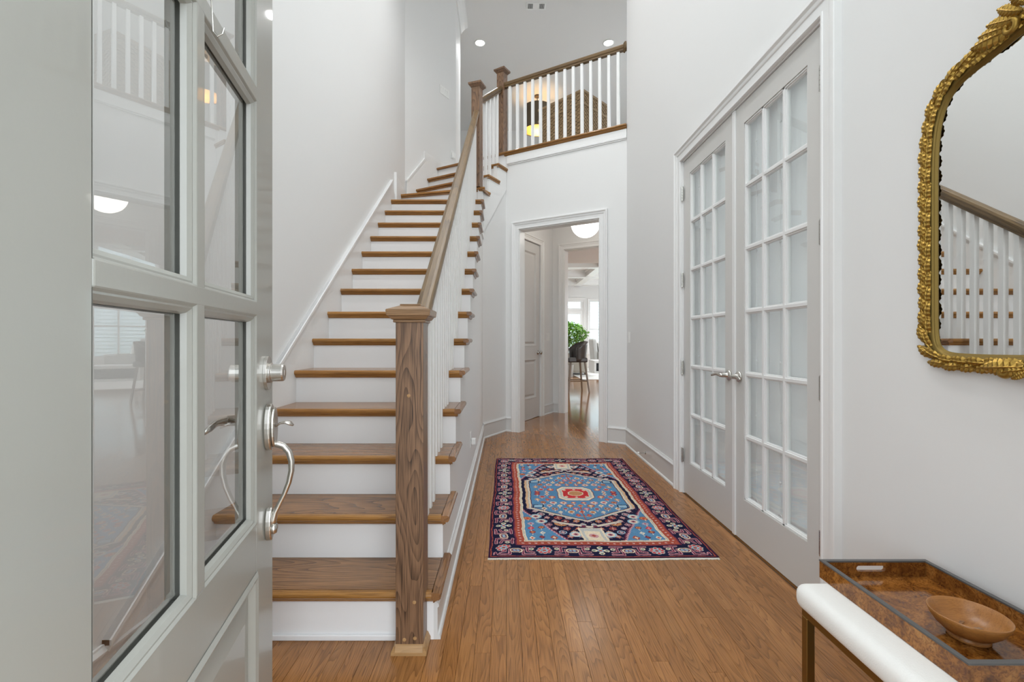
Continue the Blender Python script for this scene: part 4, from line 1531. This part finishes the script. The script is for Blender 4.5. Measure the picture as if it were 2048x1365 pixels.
# ------------------------------------------------------------------ bench, tray, bowl, keys
bench = thing('bench', (1.09, 0.85, 0), 'white upholstered bench on a brass frame against the door wall', 'bench')
BX0, BX1, BY0, BY1 = 0.885, 1.275, 0.42, 1.385
fr = MB()
t_ = .024
for (x0, x1, y0, y1) in ((BX0, BX0 + t_, BY0, BY1), (BX1 - t_, BX1, BY0, BY1), (BX0 + t_, BX1 - t_, BY0, BY0 + t_), (BX0 + t_, BX1 - t_, BY1 - t_, BY1)):
    fr.box(x0, y0, .306, x1, y1, .33)
fr.build('seat_frame', 'brass', bench, bevel=.0015, segs=1)
for (x, y) in ((BX0, BY0), (BX1 - t_, BY0), (BX0, BY1 - t_), (BX1 - t_, BY1 - t_)):
    MB().box(x, y, 0.0, x + t_, y + t_, .306).build('leg', 'brass', bench, bevel=.0015, segs=1)
for y in (BY0, BY1 - t_):
    MB().box(BX0 + t_, y + .004, .004, BX1 - t_, y + t_ - .004, .022).build('foot_bar', 'brass', bench, bevel=.0015, segs=1)
cu = MB().box(BX0 - .022, BY0 - .02, .330, BX1 + .022, BY1 + .012, .405)
cu.build('seat', 'boucle', bench, bevel=.030, segs=5, smooth=True)

TZ = .4062
TX0, TX1, TY0, TY1, TH_ = 0.955, 1.278, 0.955, 1.410, .052
tray = thing('serving_tray', ((TX0 + TX1) / 2, (TY0 + TY1) / 2, TZ), 'glossy burl wood tray with dark grey rim on the bench', 'tray')
MB().box(TX0 + .004, TY0 + .004, TZ, TX1 - .004, TY1 - .004, TZ + .008).build('tray_floor', 'burl', tray)
for x in (TX0, TX1 - .011):
    MB().box(x, TY0, TZ, x + .011, TY1, TZ + TH_ - .002).build('side', 'burl', tray)


def slotted(y):
    """end board with a rounded hand slot"""
    n_ = 48
    cxm, czm = (TX0 + TX1) / 2 - .012, TZ + .031
    hwid, hr = .036, .0088
    x0, x1, z0, z1 = TX0 + .011, TX1 - .011, TZ, TZ + TH_ - .002
    outer, inner = [], []
    for k in range(n_):
        a_ = 2 * math.pi * k / n_
        dx, dz = math.cos(a_), math.sin(a_)
        # slot
        px = math.copysign(hwid, dx) if abs(dx) > .25 else hwid * dx / .25
        inner.append((cxm + px + hr * dx, czm + hr * dz))
        tx = ((x1 - cxm) / dx) if dx > 1e-9 else (((x0 - cxm) / dx) if dx < -1e-9 else 1e9)
        sx = .25
        tz = ((z1 - czm) / (dz * sx)) if dz > 1e-9 else (((z0 - czm) / (dz * sx)) if dz < -1e-9 else 1e9)
        t2 = min(tx, tz)
        outer.append((min(max(cxm + dx * t2, x0), x1), min(max(czm + dz * sx * t2, z0), z1)))
    for c in ((x0, z0), (x1, z0), (x1, z1), (x0, z1)):
        k = min(range(n_), key=lambda i: (outer[i][0] - c[0]) ** 2 + ((outer[i][1] - c[1]) * 4) ** 2)
        outer[k] = c
    vs = [(x, y, z) for x, z in outer] + [(x, y, z) for x, z in inner] + [(x, y + .011, z) for x, z in outer] + [(x, y + .011, z) for x, z in inner]
    fs = []
    for k in range(n_):
        k2 = (k + 1) % n_
        fs += [(k, k2, n_ + k2, n_ + k), (2 * n_ + k, 2 * n_ + k2, 3 * n_ + k2, 3 * n_ + k), (k, k2, 2 * n_ + k2, 2 * n_ + k),
               (n_ + k, n_ + k2, 3 * n_ + k2, 3 * n_ + k)]
    return MB().add(vs, fs)


for y in (TY0, TY1 - .011):
    slotted(y).build('end_board', 'burl', tray)
rm = MB()
zr_ = TZ + TH_ - .002
for (x0, y0, x1, y1) in ((TX0 - .001, TY0 - .001, TX0 + .012, TY1 + .001), (TX1 - .012, TY0 - .001, TX1 + .001, TY1 + .001),
                         (TX0 + .012, TY0 - .001, TX1 - .012, TY0 + .012), (TX0 + .012, TY1 - .012, TX1 - .012, TY1 + .001)):
    rm.box(x0, y0, zr_, x1, y1, zr_ + .004)
rm.build('rim', 'rim_grey', tray)
bowl = thing('wooden_bowl', (1.108, 1.108, TZ + .008), 'turned wooden bowl on a round foot sitting in the tray', 'bowl')
bz = TZ + .0085
bp = [(.0001, .022), (.045, .0235), (.070, .036), (.088, .053), (.0985, .074), (.1015, .0755), (.1035, .074), (.098, .058), (.084, .038), (.066, .022), (.052, .0165), (.0001, .016)]
bp = [(r_ * .735, z_ * .80) for r_, z_ in bp]
MB().lathe(bp, 56, (1.108, 1.108, bz)).build('body', 'bowl_wood', bowl, smooth=True)
MB().lathe([(.0001, 0), (.038, 0), (.040, .003), (.038, .008), (.034, .011), (.037, .0148), (.0001, .0149)], 48, (1.108, 1.108, bz)).build('foot', 'bowl_wood', bowl, smooth=True)
for i, (dx, dy, a, lab) in enumerate(((-.012, .014, .5, 'small metal key lying flat in the wooden bowl'), (-.004, .004, -.2, 'small metal key resting across the wooden bowl bottom'))):
    kk = MB().lathe([(.003, 0), (.009, 0), (.009, .002), (.003, .002), (.003, 0)], 12)
    kk.box(.007, -.0022, 0, .036, .0022, .002).box(.022, .002, 0, .025, .005, .002).box(.029, .002, 0, .032, .006, .002)
    k = kk.build('key', 'nickel', M=T(1.108 + dx, 1.108 + dy, bz + .0195 + .002 * i) @ RZ(a))
    tag(k, lab, 'key', 'keys in the bowl')

# ------------------------------------------------------------------ gilt mirror
MCY, MX = 1.127, XR                              # centre along the wall
mir = thing('wall_mirror', (MX, MCY, 1.06), 'gilt leaf-framed mirror hanging over the bench', 'mirror')
half = [(0, 1.066), (.08, 1.064), (.16, 1.064), (.225, 1.066), (.262, 1.078), (.284, 1.103), (.292, 1.14), (.2935, 1.20), (.294, 1.35),
        (.294, 1.50), (.294, 1.62), (.292, 1.70), (.285, 1.77), (.268, 1.826), (.240, 1.866), (.203, 1.890), (.160, 1.902), (.115, 1.910), (.06, 1.925), (0, 1.935)]


def resample(pts, step):
    out, acc = [Vector(pts[0])], 0.0
    for a_, b2 in zip(pts[:-1], pts[1:]):
        a_, b2 = Vector(a_), Vector(b2)
        L_ = (b2 - a_).length
        d_ = step - acc
        while d_ <= L_:
            out.append(a_ + (b2 - a_) * (d_ / L_))
            d_ += step
        acc = (acc + L_) % step if L_ + acc >= step else acc + L_
    return out


def smooth_path(pts, it=2):
    for _ in range(it):
        q_ = [pts[0]]
        for a_, b2 in zip(pts[:-1], pts[1:]):
            q_ += [(a_[0] * .75 + b2[0] * .25, a_[1] * .75 + b2[1] * .25), (a_[0] * .25 + b2[0] * .75, a_[1] * .25 + b2[1] * .75)]
        q_.append(pts[-1])
        pts = q_
    return pts


hp = smooth_path(half)
loop = hp + [(-x, z) for x, z in hp[::-1][1:-1]]
# frame moulding: half-round swept round the loop
n_ = len(loop)
prof = [(-.024, .003), (-.023, .010), (-.016, .016), (-.004, .020), (.008, .020), (.017, .017), (.020, .013), (.021, .010), (.026, .0095), (.028, .003)]
vs, fs = [], []
for i in range(n_):
    a_, b2 = Vector(loop[i - 1]), Vector(loop[(i + 1) % n_])
    tg = (b2 - a_).normalized()
    nrm = Vector((-tg.y, tg.x))                  # inward for this winding
    c = Vector(loop[i])
    for (o_, h_) in prof:
        q_ = c + nrm * o_
        vs.append((MX - h_, MCY + q_.x, q_.y))
k = len(prof)
for i in range(n_):
    j = (i + 1) % n_
    for e in range(k):
        e2 = (e + 1) % k
        fs.append((i * k + e, i * k + e2, j * k + e2, j * k + e))
MB().add(vs, fs).build('frame', 'gold_dark', mir, smooth=True)
g_ = MB()
inner = []
for i in range(n_):
    a_, b2 = Vector(loop[i - 1]), Vector(loop[(i + 1) % n_])
    tg = (b2 - a_).normalized()
    inner.append(Vector(loop[i]) + Vector((-tg.y, tg.x)) * .024)
g_.add([(MX - .007, MCY + q_.x, q_.y) for q_ in inner], [list(range(n_))])
g_.add([(MX - .004, MCY + q_.x, q_.y) for q_ in inner], [list(range(n_))])
g_.build('mirror_glass', 'mirror_silver', mir)


def leaf_mesh(name, L_, wd, h_, veins=7):
    """lance leaf: midrib ridge, toothed edge, grooved side veins; lies in local xy, x along, z up"""
    vs, fs = [], []
    ns = veins * 2
    for i in range(ns + 1):
        t = i / ns
        w_ = wd * (math.sin(math.pi * min(1, t * .93 + .07)) ** .75) * (1 - .25 * t)
        tooth = 1.0 if i % 2 else .82
        dip = 0 if i % 2 else -.28 * h_
        arch = h_ * math.sin(math.pi * t) * .55
        sw = L_ * .05
        for (c, zf, dp) in ((-1, .0, 0), (-.62, .72, 1), (-.14, .80, .4), (0, 1.0, 0), (.14, .80, .4), (.62, .72, 1), (1, .0, 0)):
            x = L_ * t + sw * (abs(c) - .3)
            vs.append((x, c * w_ * (tooth if abs(c) == 1 else 1), arch + h_ * .6 * zf + dip * dp))
    for i in range(ns):
        for c in range(6):
            a_ = i * 7 + c
            fs.append((a_, a_ + 1, a_ + 8, a_ + 7))
    return MB().add(vs, fs).mesh(name, 'gold', smooth=False)


lf = leaf_mesh('leaf', .066, .0170, .0125, 5)
lf_big = leaf_mesh('leaf', .095, .024, .016, 8)


def place_leaf(me, y, z, ang, out, tilt=0.0, sc=1.0):
    """leaf on the wall plane: ang = direction in the (y, z) plane, out = height above the wall"""
    xa = Vector((0, math.cos(ang), math.sin(ang)))
    za = Vector((-1, 0, 0))
    ya = za.cross(xa)
    M = Matrix((xa, ya, za)).transposed().to_4x4()
    M.translation = Vector((MX - out, MCY + y, z))
    return inst('leaf', me, mir, M @ Matrix.Rotation(tilt, 4, 'X') @ Matrix.Diagonal((sc, sc, sc, 1)))


for sgn in (1, -1):
    pts = [Vector((sgn * x, z)) for x, z in hp]
    rs_ = resample(pts, .0225)
    for i in range(1, len(rs_) - 2):
        tg = (rs_[min(i + 1, len(rs_) - 1)] - rs_[i - 1]).normalized()
        nrm = Vector((-tg.y, tg.x)) * sgn
        base = math.atan2(tg.y, tg.x)
        sd = 1 if i % 2 else -1
        c = rs_[i] + nrm * (.0075 * sd - .003)
        place_leaf(lf, c.x, c.y, base + sgn * sd * .10, .0130 + .0012 * (i % 3), -sgn * sd * .26, 1.0)
# crest and bottom ornament
for sgn in (1, -1):
    def pl(me, y, z, deg, out, tilt=0, sc=1.0):
        a_ = R(deg)
        if sgn < 0:
            a_ = math.pi - a_
        place_leaf(me, sgn * y, z, a_, out, tilt * sgn, sc)
    for (by, bz_, ty, tz_, out_) in ((.045, 1.918, .150, 1.932, .022), (.040, 1.926, .128, 1.950, .025), (.030, 1.935, .105, 1.966, .028),
                                     (.018, 1.945, .075, 1.990, .031), (.006, 1.955, .040, 2.020, .034), (.000, 1.965, .012, 2.055, .037),
                                     (.020, 1.062, .125, 1.056, .022), (.012, 1.056, .085, 1.043, .025), (.004, 1.052, .045, 1.030, .028)):
        L2 = math.hypot(ty - by, tz_ - bz_)
        pl(lf_big, by, bz_, math.degrees(math.atan2(tz_ - bz_, ty - by)), out_, 0, L2 / .095)
    for (cy, cz, r0, m0) in ((.048, 1.925, .022, 1), (.058, 1.052, .016, -1)):
        sp_ = MB()
        pts = []
        for k in range(26):
            w_ = k / 25 * 3.4 * math.pi / 1.4
            rr_ = r0 * (1 - k / 25 * .72)
            pts.append((MX - .028 - .006 * k / 25, MCY + sgn * (cy + rr_ * math.cos(w_)), cz + m0 * rr_ * math.sin(w_)))
        sp_.tube(pts, [.010 - .005 * k / 25 for k in range(26)], 8)
        sp_.build('scroll', 'gold', mir, smooth=True)

# ------------------------------------------------------------------ small wall fittings
def wall_plate(name, M, w_, h_, gangs, label, cat, rocker=True):
    """cover plate; local x along the wall, y up, z out"""
    t = thing(name, tuple(M.translation), label, cat)
    MB().box(-w_ / 2, -h_ / 2, 0, w_ / 2, h_ / 2, .005).build('cover_plate', 'plate_white', t, M=M, bevel=.002)
    for g in range(gangs):
        x = (g - (gangs - 1) / 2) * .046
        if rocker:
            MB().add([(x - .016, -.033, .005), (x + .016, -.033, .005), (x + .016, .033, .005), (x - .016, .033, .005),
                      (x - .016, -.033, .006), (x + .016, -.033, .006), (x + .016, .033, .0105), (x - .016, .033, .0105)],
                     [(4, 5, 6, 7), (0, 1, 5, 4), (1, 2, 6, 5), (2, 3, 7, 6), (3, 0, 4, 7)]).build('rocker', 'plate_white', t, M=M)
        else:
            for dy in (-.02, .02):
                MB().box(x - .014, dy - .013, .005, x + .014, dy + .013, .0075).build('socket', 'plate_white', t, M=M, bevel=.003)
    return t


def wall_frame(p_, along, out):
    a_, o_ = Vector(along).normalized(), Vector(out).normalized()
    M = Matrix((a_, Vector((0, 0, 1)), o_)).transposed().to_4x4()
    M.translation = Vector(p_)
    return M


wall_plate('light_switch', wall_frame((XR, 4.93, 1.165), (0, 1, 0), (-1, 0, 0)), .075, .118, 1, 'single white light switch on the wall right of the cased opening', 'light switch')
q = W(VU, 1.50)
wall_plate('light_switch', wall_frame((q[0], q[1], 1.19), (SU, CU, 0), (CU, -SU, 0)), .118, .118, 2, 'double white light switch inside the vestibule by the closet door', 'light switch')
q = (XL + SU * .80, 5.78 + CU * .80)
wall_plate('light_switch', wall_frame((q[0], q[1], 4.62), (SU, CU, 0), (CU, -SU, 0)), .21, .118, 4, 'wide white switch plate high on the stairwell wall', 'light switch')
wall_plate('wall_outlet', wall_frame((XS, 3.52, .375), (0, 1, 0), (1, 0, 0)), .075, .118, 1, 'white outlet plate on the wall under the stairs', 'outlet', False)
pg = MB().box(XS + .008, 3.50, .340, XS + .040, 3.545, .385)
tag(pg.build('plug_adapter', 'plate_white', bevel=.005), 'small white plug-in adapter in the outlet under the stairs', 'plug')
q = (XL + SU * .98, 5.78 + CU * .98)
M_ = wall_frame((q[0], q[1], 3.80), (SU, CU, 0), (CU, -SU, 0))
wall_plate('wall_outlet', M_, .075, .118, 1, 'white outlet plate low on the stairwell wall upstairs', 'outlet', False)
tag(MB().box(-.028, -.055, .0085, .028, .02, .045).build('night_light', 'plate_white', bevel=.008, M=M_), 'white plug-in night light above the top steps', 'night light')
ds = thing('door_stop', (XR - .015, 4.30, .085), 'metal spring door stop sticking out of the baseboard', 'door stop')
Md = Matrix(((0, 0, -1, XR - .015), (1, 0, 0, 4.30), (0, 1, 0, .085), (0, 0, 0, 1)))
MB().lathe([(.014, 0), (.014, .003), (.007, .006), (.006, .012), (.006, .062)], 12).build('stem', 'steel', ds, M=Md)
MB().lathe([(.009, .062), (.010, .066), (.009, .076), (.0001, .078)], 12).build('tip', 'plate_white', ds, M=Md)

# ------------------------------------------------------------------ ceiling fixtures
def recessed(x, y, label, power, zc=ZC):
    t = thing('recessed_light', (x, y, zc), label, 'ceiling light', 'recessed ceiling lights')
    M = T(x, y, zc)
    MB().lathe([(.098, 0), (.098, -.006), (.080, -.010), (.076, -.004), (.072, .0)], 28).build('trim_ring', 'plate_white', t, M=M, smooth=True)
    MB().lathe([(.0001, -.003), (.074, -.003), (.074, -.001)], 28).build('lens', 'lamp_white', t, M=M)
    l = bpy.data.lights.new('recessed_lamp', 'SPOT')
    l.energy = power
    l.color = (.97, .985, 1)
    l.spot_size = R(130)
    l.spot_blend = 1.0
    l.shadow_soft_size = .07
    o_ = bpy.data.objects.new('recessed_lamp', l)
    COL.objects.link(o_)
    o_.parent = t
    o_.location = (0, 0, -.03)
    return t


recessed(-.453, 7.9, 'recessed ceiling light above the turn of the stairs', 105)
recessed(1.745, 7.9, 'recessed ceiling light just above the landing handrail', 105)
recessed(-.55, 1.9, 'unseen recessed foyer light added as fill above the lower stairs', 95)  # foyer lamps from here on are unseen, added to light the walls evenly
recessed(0.60, 1.9, 'unseen recessed foyer light added as fill above the bench', 75)
recessed(-.55, 4.2, 'unseen recessed foyer light added as fill above the upper stairs', 95)
recessed(0.60, 4.2, 'unseen recessed foyer light added as fill above the rug', 95)
recessed(3.6, 9.4, 'unseen recessed kitchen light added as fill near the bar stool', 160, 3.05)  # unseen kitchen lamp, added to brighten the view through the doorway
recessed(2.1, 13.9, 'unseen recessed light added as fill in the nearest living room coffer', 260, 3.75)  # living room lamps from here on are unseen, added as fill
recessed(4.4, 16.2, 'unseen recessed light added as fill in the coffer over the coffee table', 260, 3.75)
recessed(2.1, 18.5, 'unseen recessed light added as fill in the coffer before the garden door', 260, 3.75)
vt_ = thing('air_vent', (.45, 7.03, ZC), 'white rectangular air vent in the upper hall ceiling', 'air vent')
mb = MB()
for (x0, y0, x1, y1) in ((.30, 6.955, .60, 6.975), (.30, 7.085, .60, 7.105), (.30, 6.975, .325, 7.085), (.575, 6.975, .60, 7.085), (.40, 6.975, .50, 7.085)):
    mb.box(x0, y0, ZC - .010, x1, y1, ZC)
mb.build('frame', 'plate_white', vt_, bevel=.002, segs=1)
MB().box(.31, 6.96, ZC - .001, .59, 7.10, ZC - .0005).build('duct', 'plastic_dark', vt_)
for x0 in (.325, .50):
    for k in range(5):
        MB().box(x0 + .008 + k * .014, 6.975, ZC - .009, x0 + .012 + k * .014, 7.085, ZC - .001).build('louver', 'plate_white', vt_)
# globe pendant in the vestibule
gq = W(-.79, .86)
gp = thing('globe_pendant', (gq[0], gq[1], 2.70), 'white glass globe light hanging in the vestibule', 'pendant light')
MB().lathe([(.0001, -.192)] + [(.192 * math.cos(R(a)), .192 * math.sin(R(a))) for a in range(-80, 81, 10)] + [(.03, .19)], 36, (gq[0], gq[1], 2.70)).build('globe', 'globe_glow', gp, smooth=True)
MB().lathe([(.03, 2.885), (.03, 2.93), (.008, 2.94), (.008, 3.02), (.065, 3.03), (.065, 3.05)], 20, (gq[0], gq[1], 0)).build('stem', 'nickel', gp)
# drum pendant upstairs
dp = thing('drum_pendant', (.64, 9.6, ZC), 'metal drum pendant with a warm glowing interior behind the landing balusters', 'pendant light')
c0 = (.64, 9.6, 0)
MB().lathe([(.06, ZC), (.06, ZC - .03), (.008, ZC - .04), (.008, 5.98), (.03, 5.95), (.03, 5.85), (.0001, 5.84)], 16, c0).build('stem', 'drum_brass', dp)
MB().lathe([(.29, 5.50), (.29, 5.98), (.284, 5.98), (.284, 5.50), (.29, 5.50)], 40, c0).build('shade', 'drum_brass', dp, smooth=False)
MB().lathe([(.282, 5.51), (.282, 5.97), (.280, 5.97), (.280, 5.51), (.282, 5.51)], 40, c0).build('shade_lining', 'drum_inside', dp, smooth=False)
for k in range(3):
    a_ = k * 2.094 + .4
    sp_ = MB().tube([(.64, 9.6, 5.93), (.64 + .28 * math.cos(a_), 9.6 + .28 * math.sin(a_), 5.93)], .005, 6)
    sp_.build('spider_arm', 'drum_brass', dp)
    MB().lathe([(.0001, -.045), (.022, -.035), (.030, -.005), (.020, .03), (.012, .05), (.0001, .05)], 14, (.64 + .12 * math.cos(a_), 9.6 + .12 * math.sin(a_), 5.74)).build('bulb', 'bulb_warm', dp, smooth=True)
l = bpy.data.lights.new('drum_lamp', 'POINT')
l.energy = 6
l.color = (1, .74, .42)
l.shadow_soft_size = .06
o_ = bpy.data.objects.new('drum_lamp', l)
COL.objects.link(o_)
o_.parent = dp
o_.location = (0, 0, 5.72 - ZC)

# ------------------------------------------------------------------ wicker hamper on the landing
wk = thing('wicker_hamper', (1.04, 6.32, Z2), 'tall woven wicker hamper standing behind the landing balusters', 'hamper')
MK = T(1.04, 6.32, Z2) @ RZ(R(45))               # near corner at the origin, sides run along +x and +y
LX, LY, HK = .64, .78, 1.09
MB().box(.008, .008, 0, LX - .008, LY - .008, HK - .01).build('core', 'wicker_core', wk, M=MK)
wv = MB()
rows_ = 42
for r_ in range(rows_):
    z0 = r_ * (HK - .03) / rows_
    h_ = (HK - .03) / rows_ * .80
    for (Ls, ax_) in ((LX, 0), (LY, 1)):
        ns = int(Ls / .042)
        for far_ in (0, 1):
            for s in range(ns):
                a0, a1 = Ls * s / ns, Ls * (s + 1) / ns
                o_ = .006 if (s + r_) % 2 else -.001
                if ax_ == 0:
                    y_ = -o_ if not far_ else LY + o_
                    wv.box(a0, y_, z0, a1, y_ + (.012 if not far_ else -.012), z0 + h_)
                else:
                    x_ = -o_ if not far_ else LX + o_
                    wv.box(x_, a0, z0, x_ + (.012 if not far_ else -.012), a1, z0 + h_)
tag(wv.build('weave', 'wicker', wk, M=MK), 'woven willow strands', kind='stuff')
rmb = MB()
for z0 in (HK - .03, HK - .20):
    for k in range(2):
        zc_ = z0 + k * .016
        rmb.tube([(-.008, -.008, zc_), (LX + .008, -.008, zc_), (LX + .008, LY + .008, zc_), (-.008, LY + .008, zc_), (-.008, -.008, zc_)], .012, 8)
rmb.build('braided_rim', 'wicker', wk, M=MK)

# ------------------------------------------------------------------ far room furniture
def bar_stool(x, y, rz, label):
    s = thing('bar_stool', (x, y, 0), label, 'bar stool', 'bar stools in the kitchen', rz=rz)
    M = T(x, y, 0) @ RZ(rz)                      # back towards +x
    MB().box(-.23, -.23, .66, .21, .23, .76).build('seat', 'stool_leather', s, M=M, bevel=.03, segs=3)
    vs, fs = [], []
    nb, nh = 18, 6
    for j in range(nh + 1):
        t = j / nh
        for i in range(nb + 1):
            a_ = R(-105 + 210 * i / nb)
            drop = .16 * (abs(i / nb - .5) * 2) ** 2.5
            z_ = .68 + t * (.44 - drop)
            r_ = .235 + .05 * t
            vs.append((r_ * math.cos(a_) * .95, r_ * math.sin(a_), z_))
    for j in range(nh):
        for i in range(nb):
            a_ = j * (nb + 1) + i
            fs.append((a_, a_ + 1, a_ + nb + 2, a_ + nb + 1))
    bk = MB().add(vs, fs).build('backrest', 'stool_leather', s, M=M, smooth=True)
    md = bk.modifiers.new('thick', 'SOLIDIFY')
    md.thickness = .045
    nh_ = MB()
    for i in range(nb + 1):
        v_ = vs[nh * (nb + 1) + i]
        nh_.lathe([(.0001, -.006), (.006, 0), (.0001, .006)], 6, (v_[0] * 1.02, v_[1] * 1.02, v_[2] - .02))
    nh_.build('nailhead_trim', 'nailhead', bk, M=M)
    for sx in (-1, 1):
        for sy in (-1, 1):
            MB().add([(sx * .16 + dx * .018, sy * .16 + dy * .018, .67) for dx, dy in ((-1, -1), (1, -1), (1, 1), (-1, 1))] +
                     [(sx * .235 + dx * .014, sy * .235 + dy * .014, 0) for dx, dy in ((-1, -1), (1, -1), (1, 1), (-1, 1))],
                     [(0, 1, 2, 3), (7, 6, 5, 4), (0, 1, 5, 4), (1, 2, 6, 5), (2, 3, 7, 6), (3, 0, 4, 7)]).build('leg', 'stool_wood', s, M=M)
    for a_, b2 in (((-1, -1), (1, -1)), ((-1, 1), (1, 1)), ((-1, -1), (-1, 1)), ((1, -1), (1, 1))):
        f_ = .205
        MB().tube([(a_[0] * f_, a_[1] * f_, .25), (b2[0] * f_, b2[1] * f_, .25)], .012, 6).build('stretcher', 'stool_wood', s, M=M)
    return s


bar_stool(1.53, 10.25, R(10), 'dark leather bar stool with nailheads seen through the far doorway')
sf = thing('sofa', (2.0, 15.6, 0), 'beige sofa with its end facing the doorway behind the bar stool', 'sofa')
MB().box(1.2, 15.3, .08, 2.66, 16.2, .42).build('base', 'sofa_fabric', sf, bevel=.04, segs=3)
MB().box(2.44, 15.25, .08, 2.68, 16.22, .66).build('arm', 'sofa_fabric', sf, bevel=.06, segs=3)
MB().box(1.2, 15.2, .08, 2.68, 15.45, .72).build('backrest', 'sofa_fabric', sf, bevel=.06, segs=3)
MB().box(1.25, 15.46, .42, 2.43, 16.18, .55).build('seat_cushion', 'sofa_fabric', sf, bevel=.05, segs=3)
for (x, y) in ((1.28, 15.32), (2.6, 15.32), (1.28, 16.1), (2.6, 16.1)):
    MB().box(x - .025, y - .025, .014, x + .025, y + .025, .09).build('leg', 'stool_wood', sf)
ac = thing('armchair', (3.95, 18.3, .012), 'grey upholstered armchair with a pale cushion by the far window', 'armchair')
MB().box(3.5, 17.9, .12, 4.4, 18.8, .45).build('seat', 'chair_fabric', ac, bevel=.05, segs=3)
MB().add([(3.42, 17.9, .05), (3.62, 17.9, .05), (3.62, 18.8, .05), (3.42, 18.8, .05), (3.32, 17.95, 1.22), (3.50, 17.95, 1.20), (3.50, 18.75, 1.20), (3.32, 18.75, 1.22)],
         [(3, 2, 1, 0), (4, 5, 6, 7), (0, 1, 5, 4), (1, 2, 6, 5), (2, 3, 7, 6), (3, 0, 4, 7)]).build('backrest', 'chair_fabric', ac, bevel=.06, segs=3)
for y in (17.82, 18.72):
    MB().box(3.55, y, .05, 4.38, y + .16, .72).build('arm', 'chair_fabric', ac, bevel=.05, segs=3)
for (x, y) in ((3.5, 17.9), (4.3, 17.9), (3.5, 18.75), (4.3, 18.75)):
    MB().box(x - .02, y - .02, .012, x + .02, y + .02, .13).build('leg', 'stool_wood', ac)
tp_ = MB(T(3.68, 18.3, .80) @ Matrix.Rotation(R(-12), 4, 'Y'))
tp_.box(-.08, -.28, -.30, .08, .28, .30)
tag(tp_.build('throw_pillow', 'pillow_fabric', bevel=.07, segs=4), 'pale throw pillow leaning in the grey armchair', 'pillow')
ct = thing('coffee_table', (3.5, 16.5, .012), 'low pale stone coffee table with a dark open shelf', 'coffee table')
MB().box(3.04, 16.0, .36, 4.3, 17.1, .44).build('top', 'table_stone', ct, bevel=.008)
MB().box(3.04, 16.0, .012, 4.3, 17.1, .08).build('base', 'table_stone', ct, bevel=.008)
for x in (3.04, 4.2):
    MB().box(x, 16.0, .08, x + .07, 17.1, .36).build('side', 'table_stone', ct)
MB().box(3.11, 16.5, .08, 4.2, 16.52, .36).build('back_panel', 'table_dark', ct)
MB().box(3.115, 16.02, .0801, 4.195, 16.5, .085).build('shelf_liner', 'table_dark', ct)
tag(MB().box(2.2, 13.4, 0.0, 5.8, 19.2, .012).build('area_rug', 'rug_pale'), 'pale grey area rug on the far living room floor', 'rug')
pt = thing('potted_tree', (1.92, 14.6, .0), 'bushy green potted plant in front of the garden door', 'plant')
MB().lathe([(.0001, 0), (.17, 0), (.21, .38), (.19, .38), (.18, .34), (.0001, .34)], 20, (1.92, 14.6, 0)).build('pot', 'pot', pt, smooth=False)
MB().tube([(1.92, 14.6, .3), (1.94, 14.6, .7), (1.95, 14.62, 1.1), (2.0, 14.6, 1.45)], [.03, .025, .022, .012], 8).build('trunk', 'bark', pt)
fo = MB()
rl = random.Random(4)
for k in range(1500):
    while True:
        v_ = Vector((rl.uniform(-1, 1), rl.uniform(-1, 1), rl.uniform(-1, 1)))
        if .35 < v_.length < 1:
            break
    c = Vector((2.0, 14.6, 1.32)) + Vector((v_.x * .55, v_.y * .5, v_.z * .40))
    Mq = Matrix.Translation(c) @ Matrix.Rotation(rl.uniform(0, 6.3), 4, 'Z') @ Matrix.Rotation(rl.uniform(-1.2, .4), 4, 'Y') @ Matrix.Rotation(rl.uniform(-.7, .7), 4, 'X')
    fo.M = Mq
    s_ = rl.uniform(.07, .12)
    fo.add([(0, 0, 0), (s_ * .45, s_ * .33, .006), (s_, 0, -.01), (s_ * .45, -s_ * .33, .006), (s_ * .45, 0, -.004)], [(0, 4, 1), (4, 2, 1), (0, 3, 4), (4, 3, 2)])
tag(fo.build('foliage', 'leaf_green', pt), 'dense small green leaves', kind='stuff')
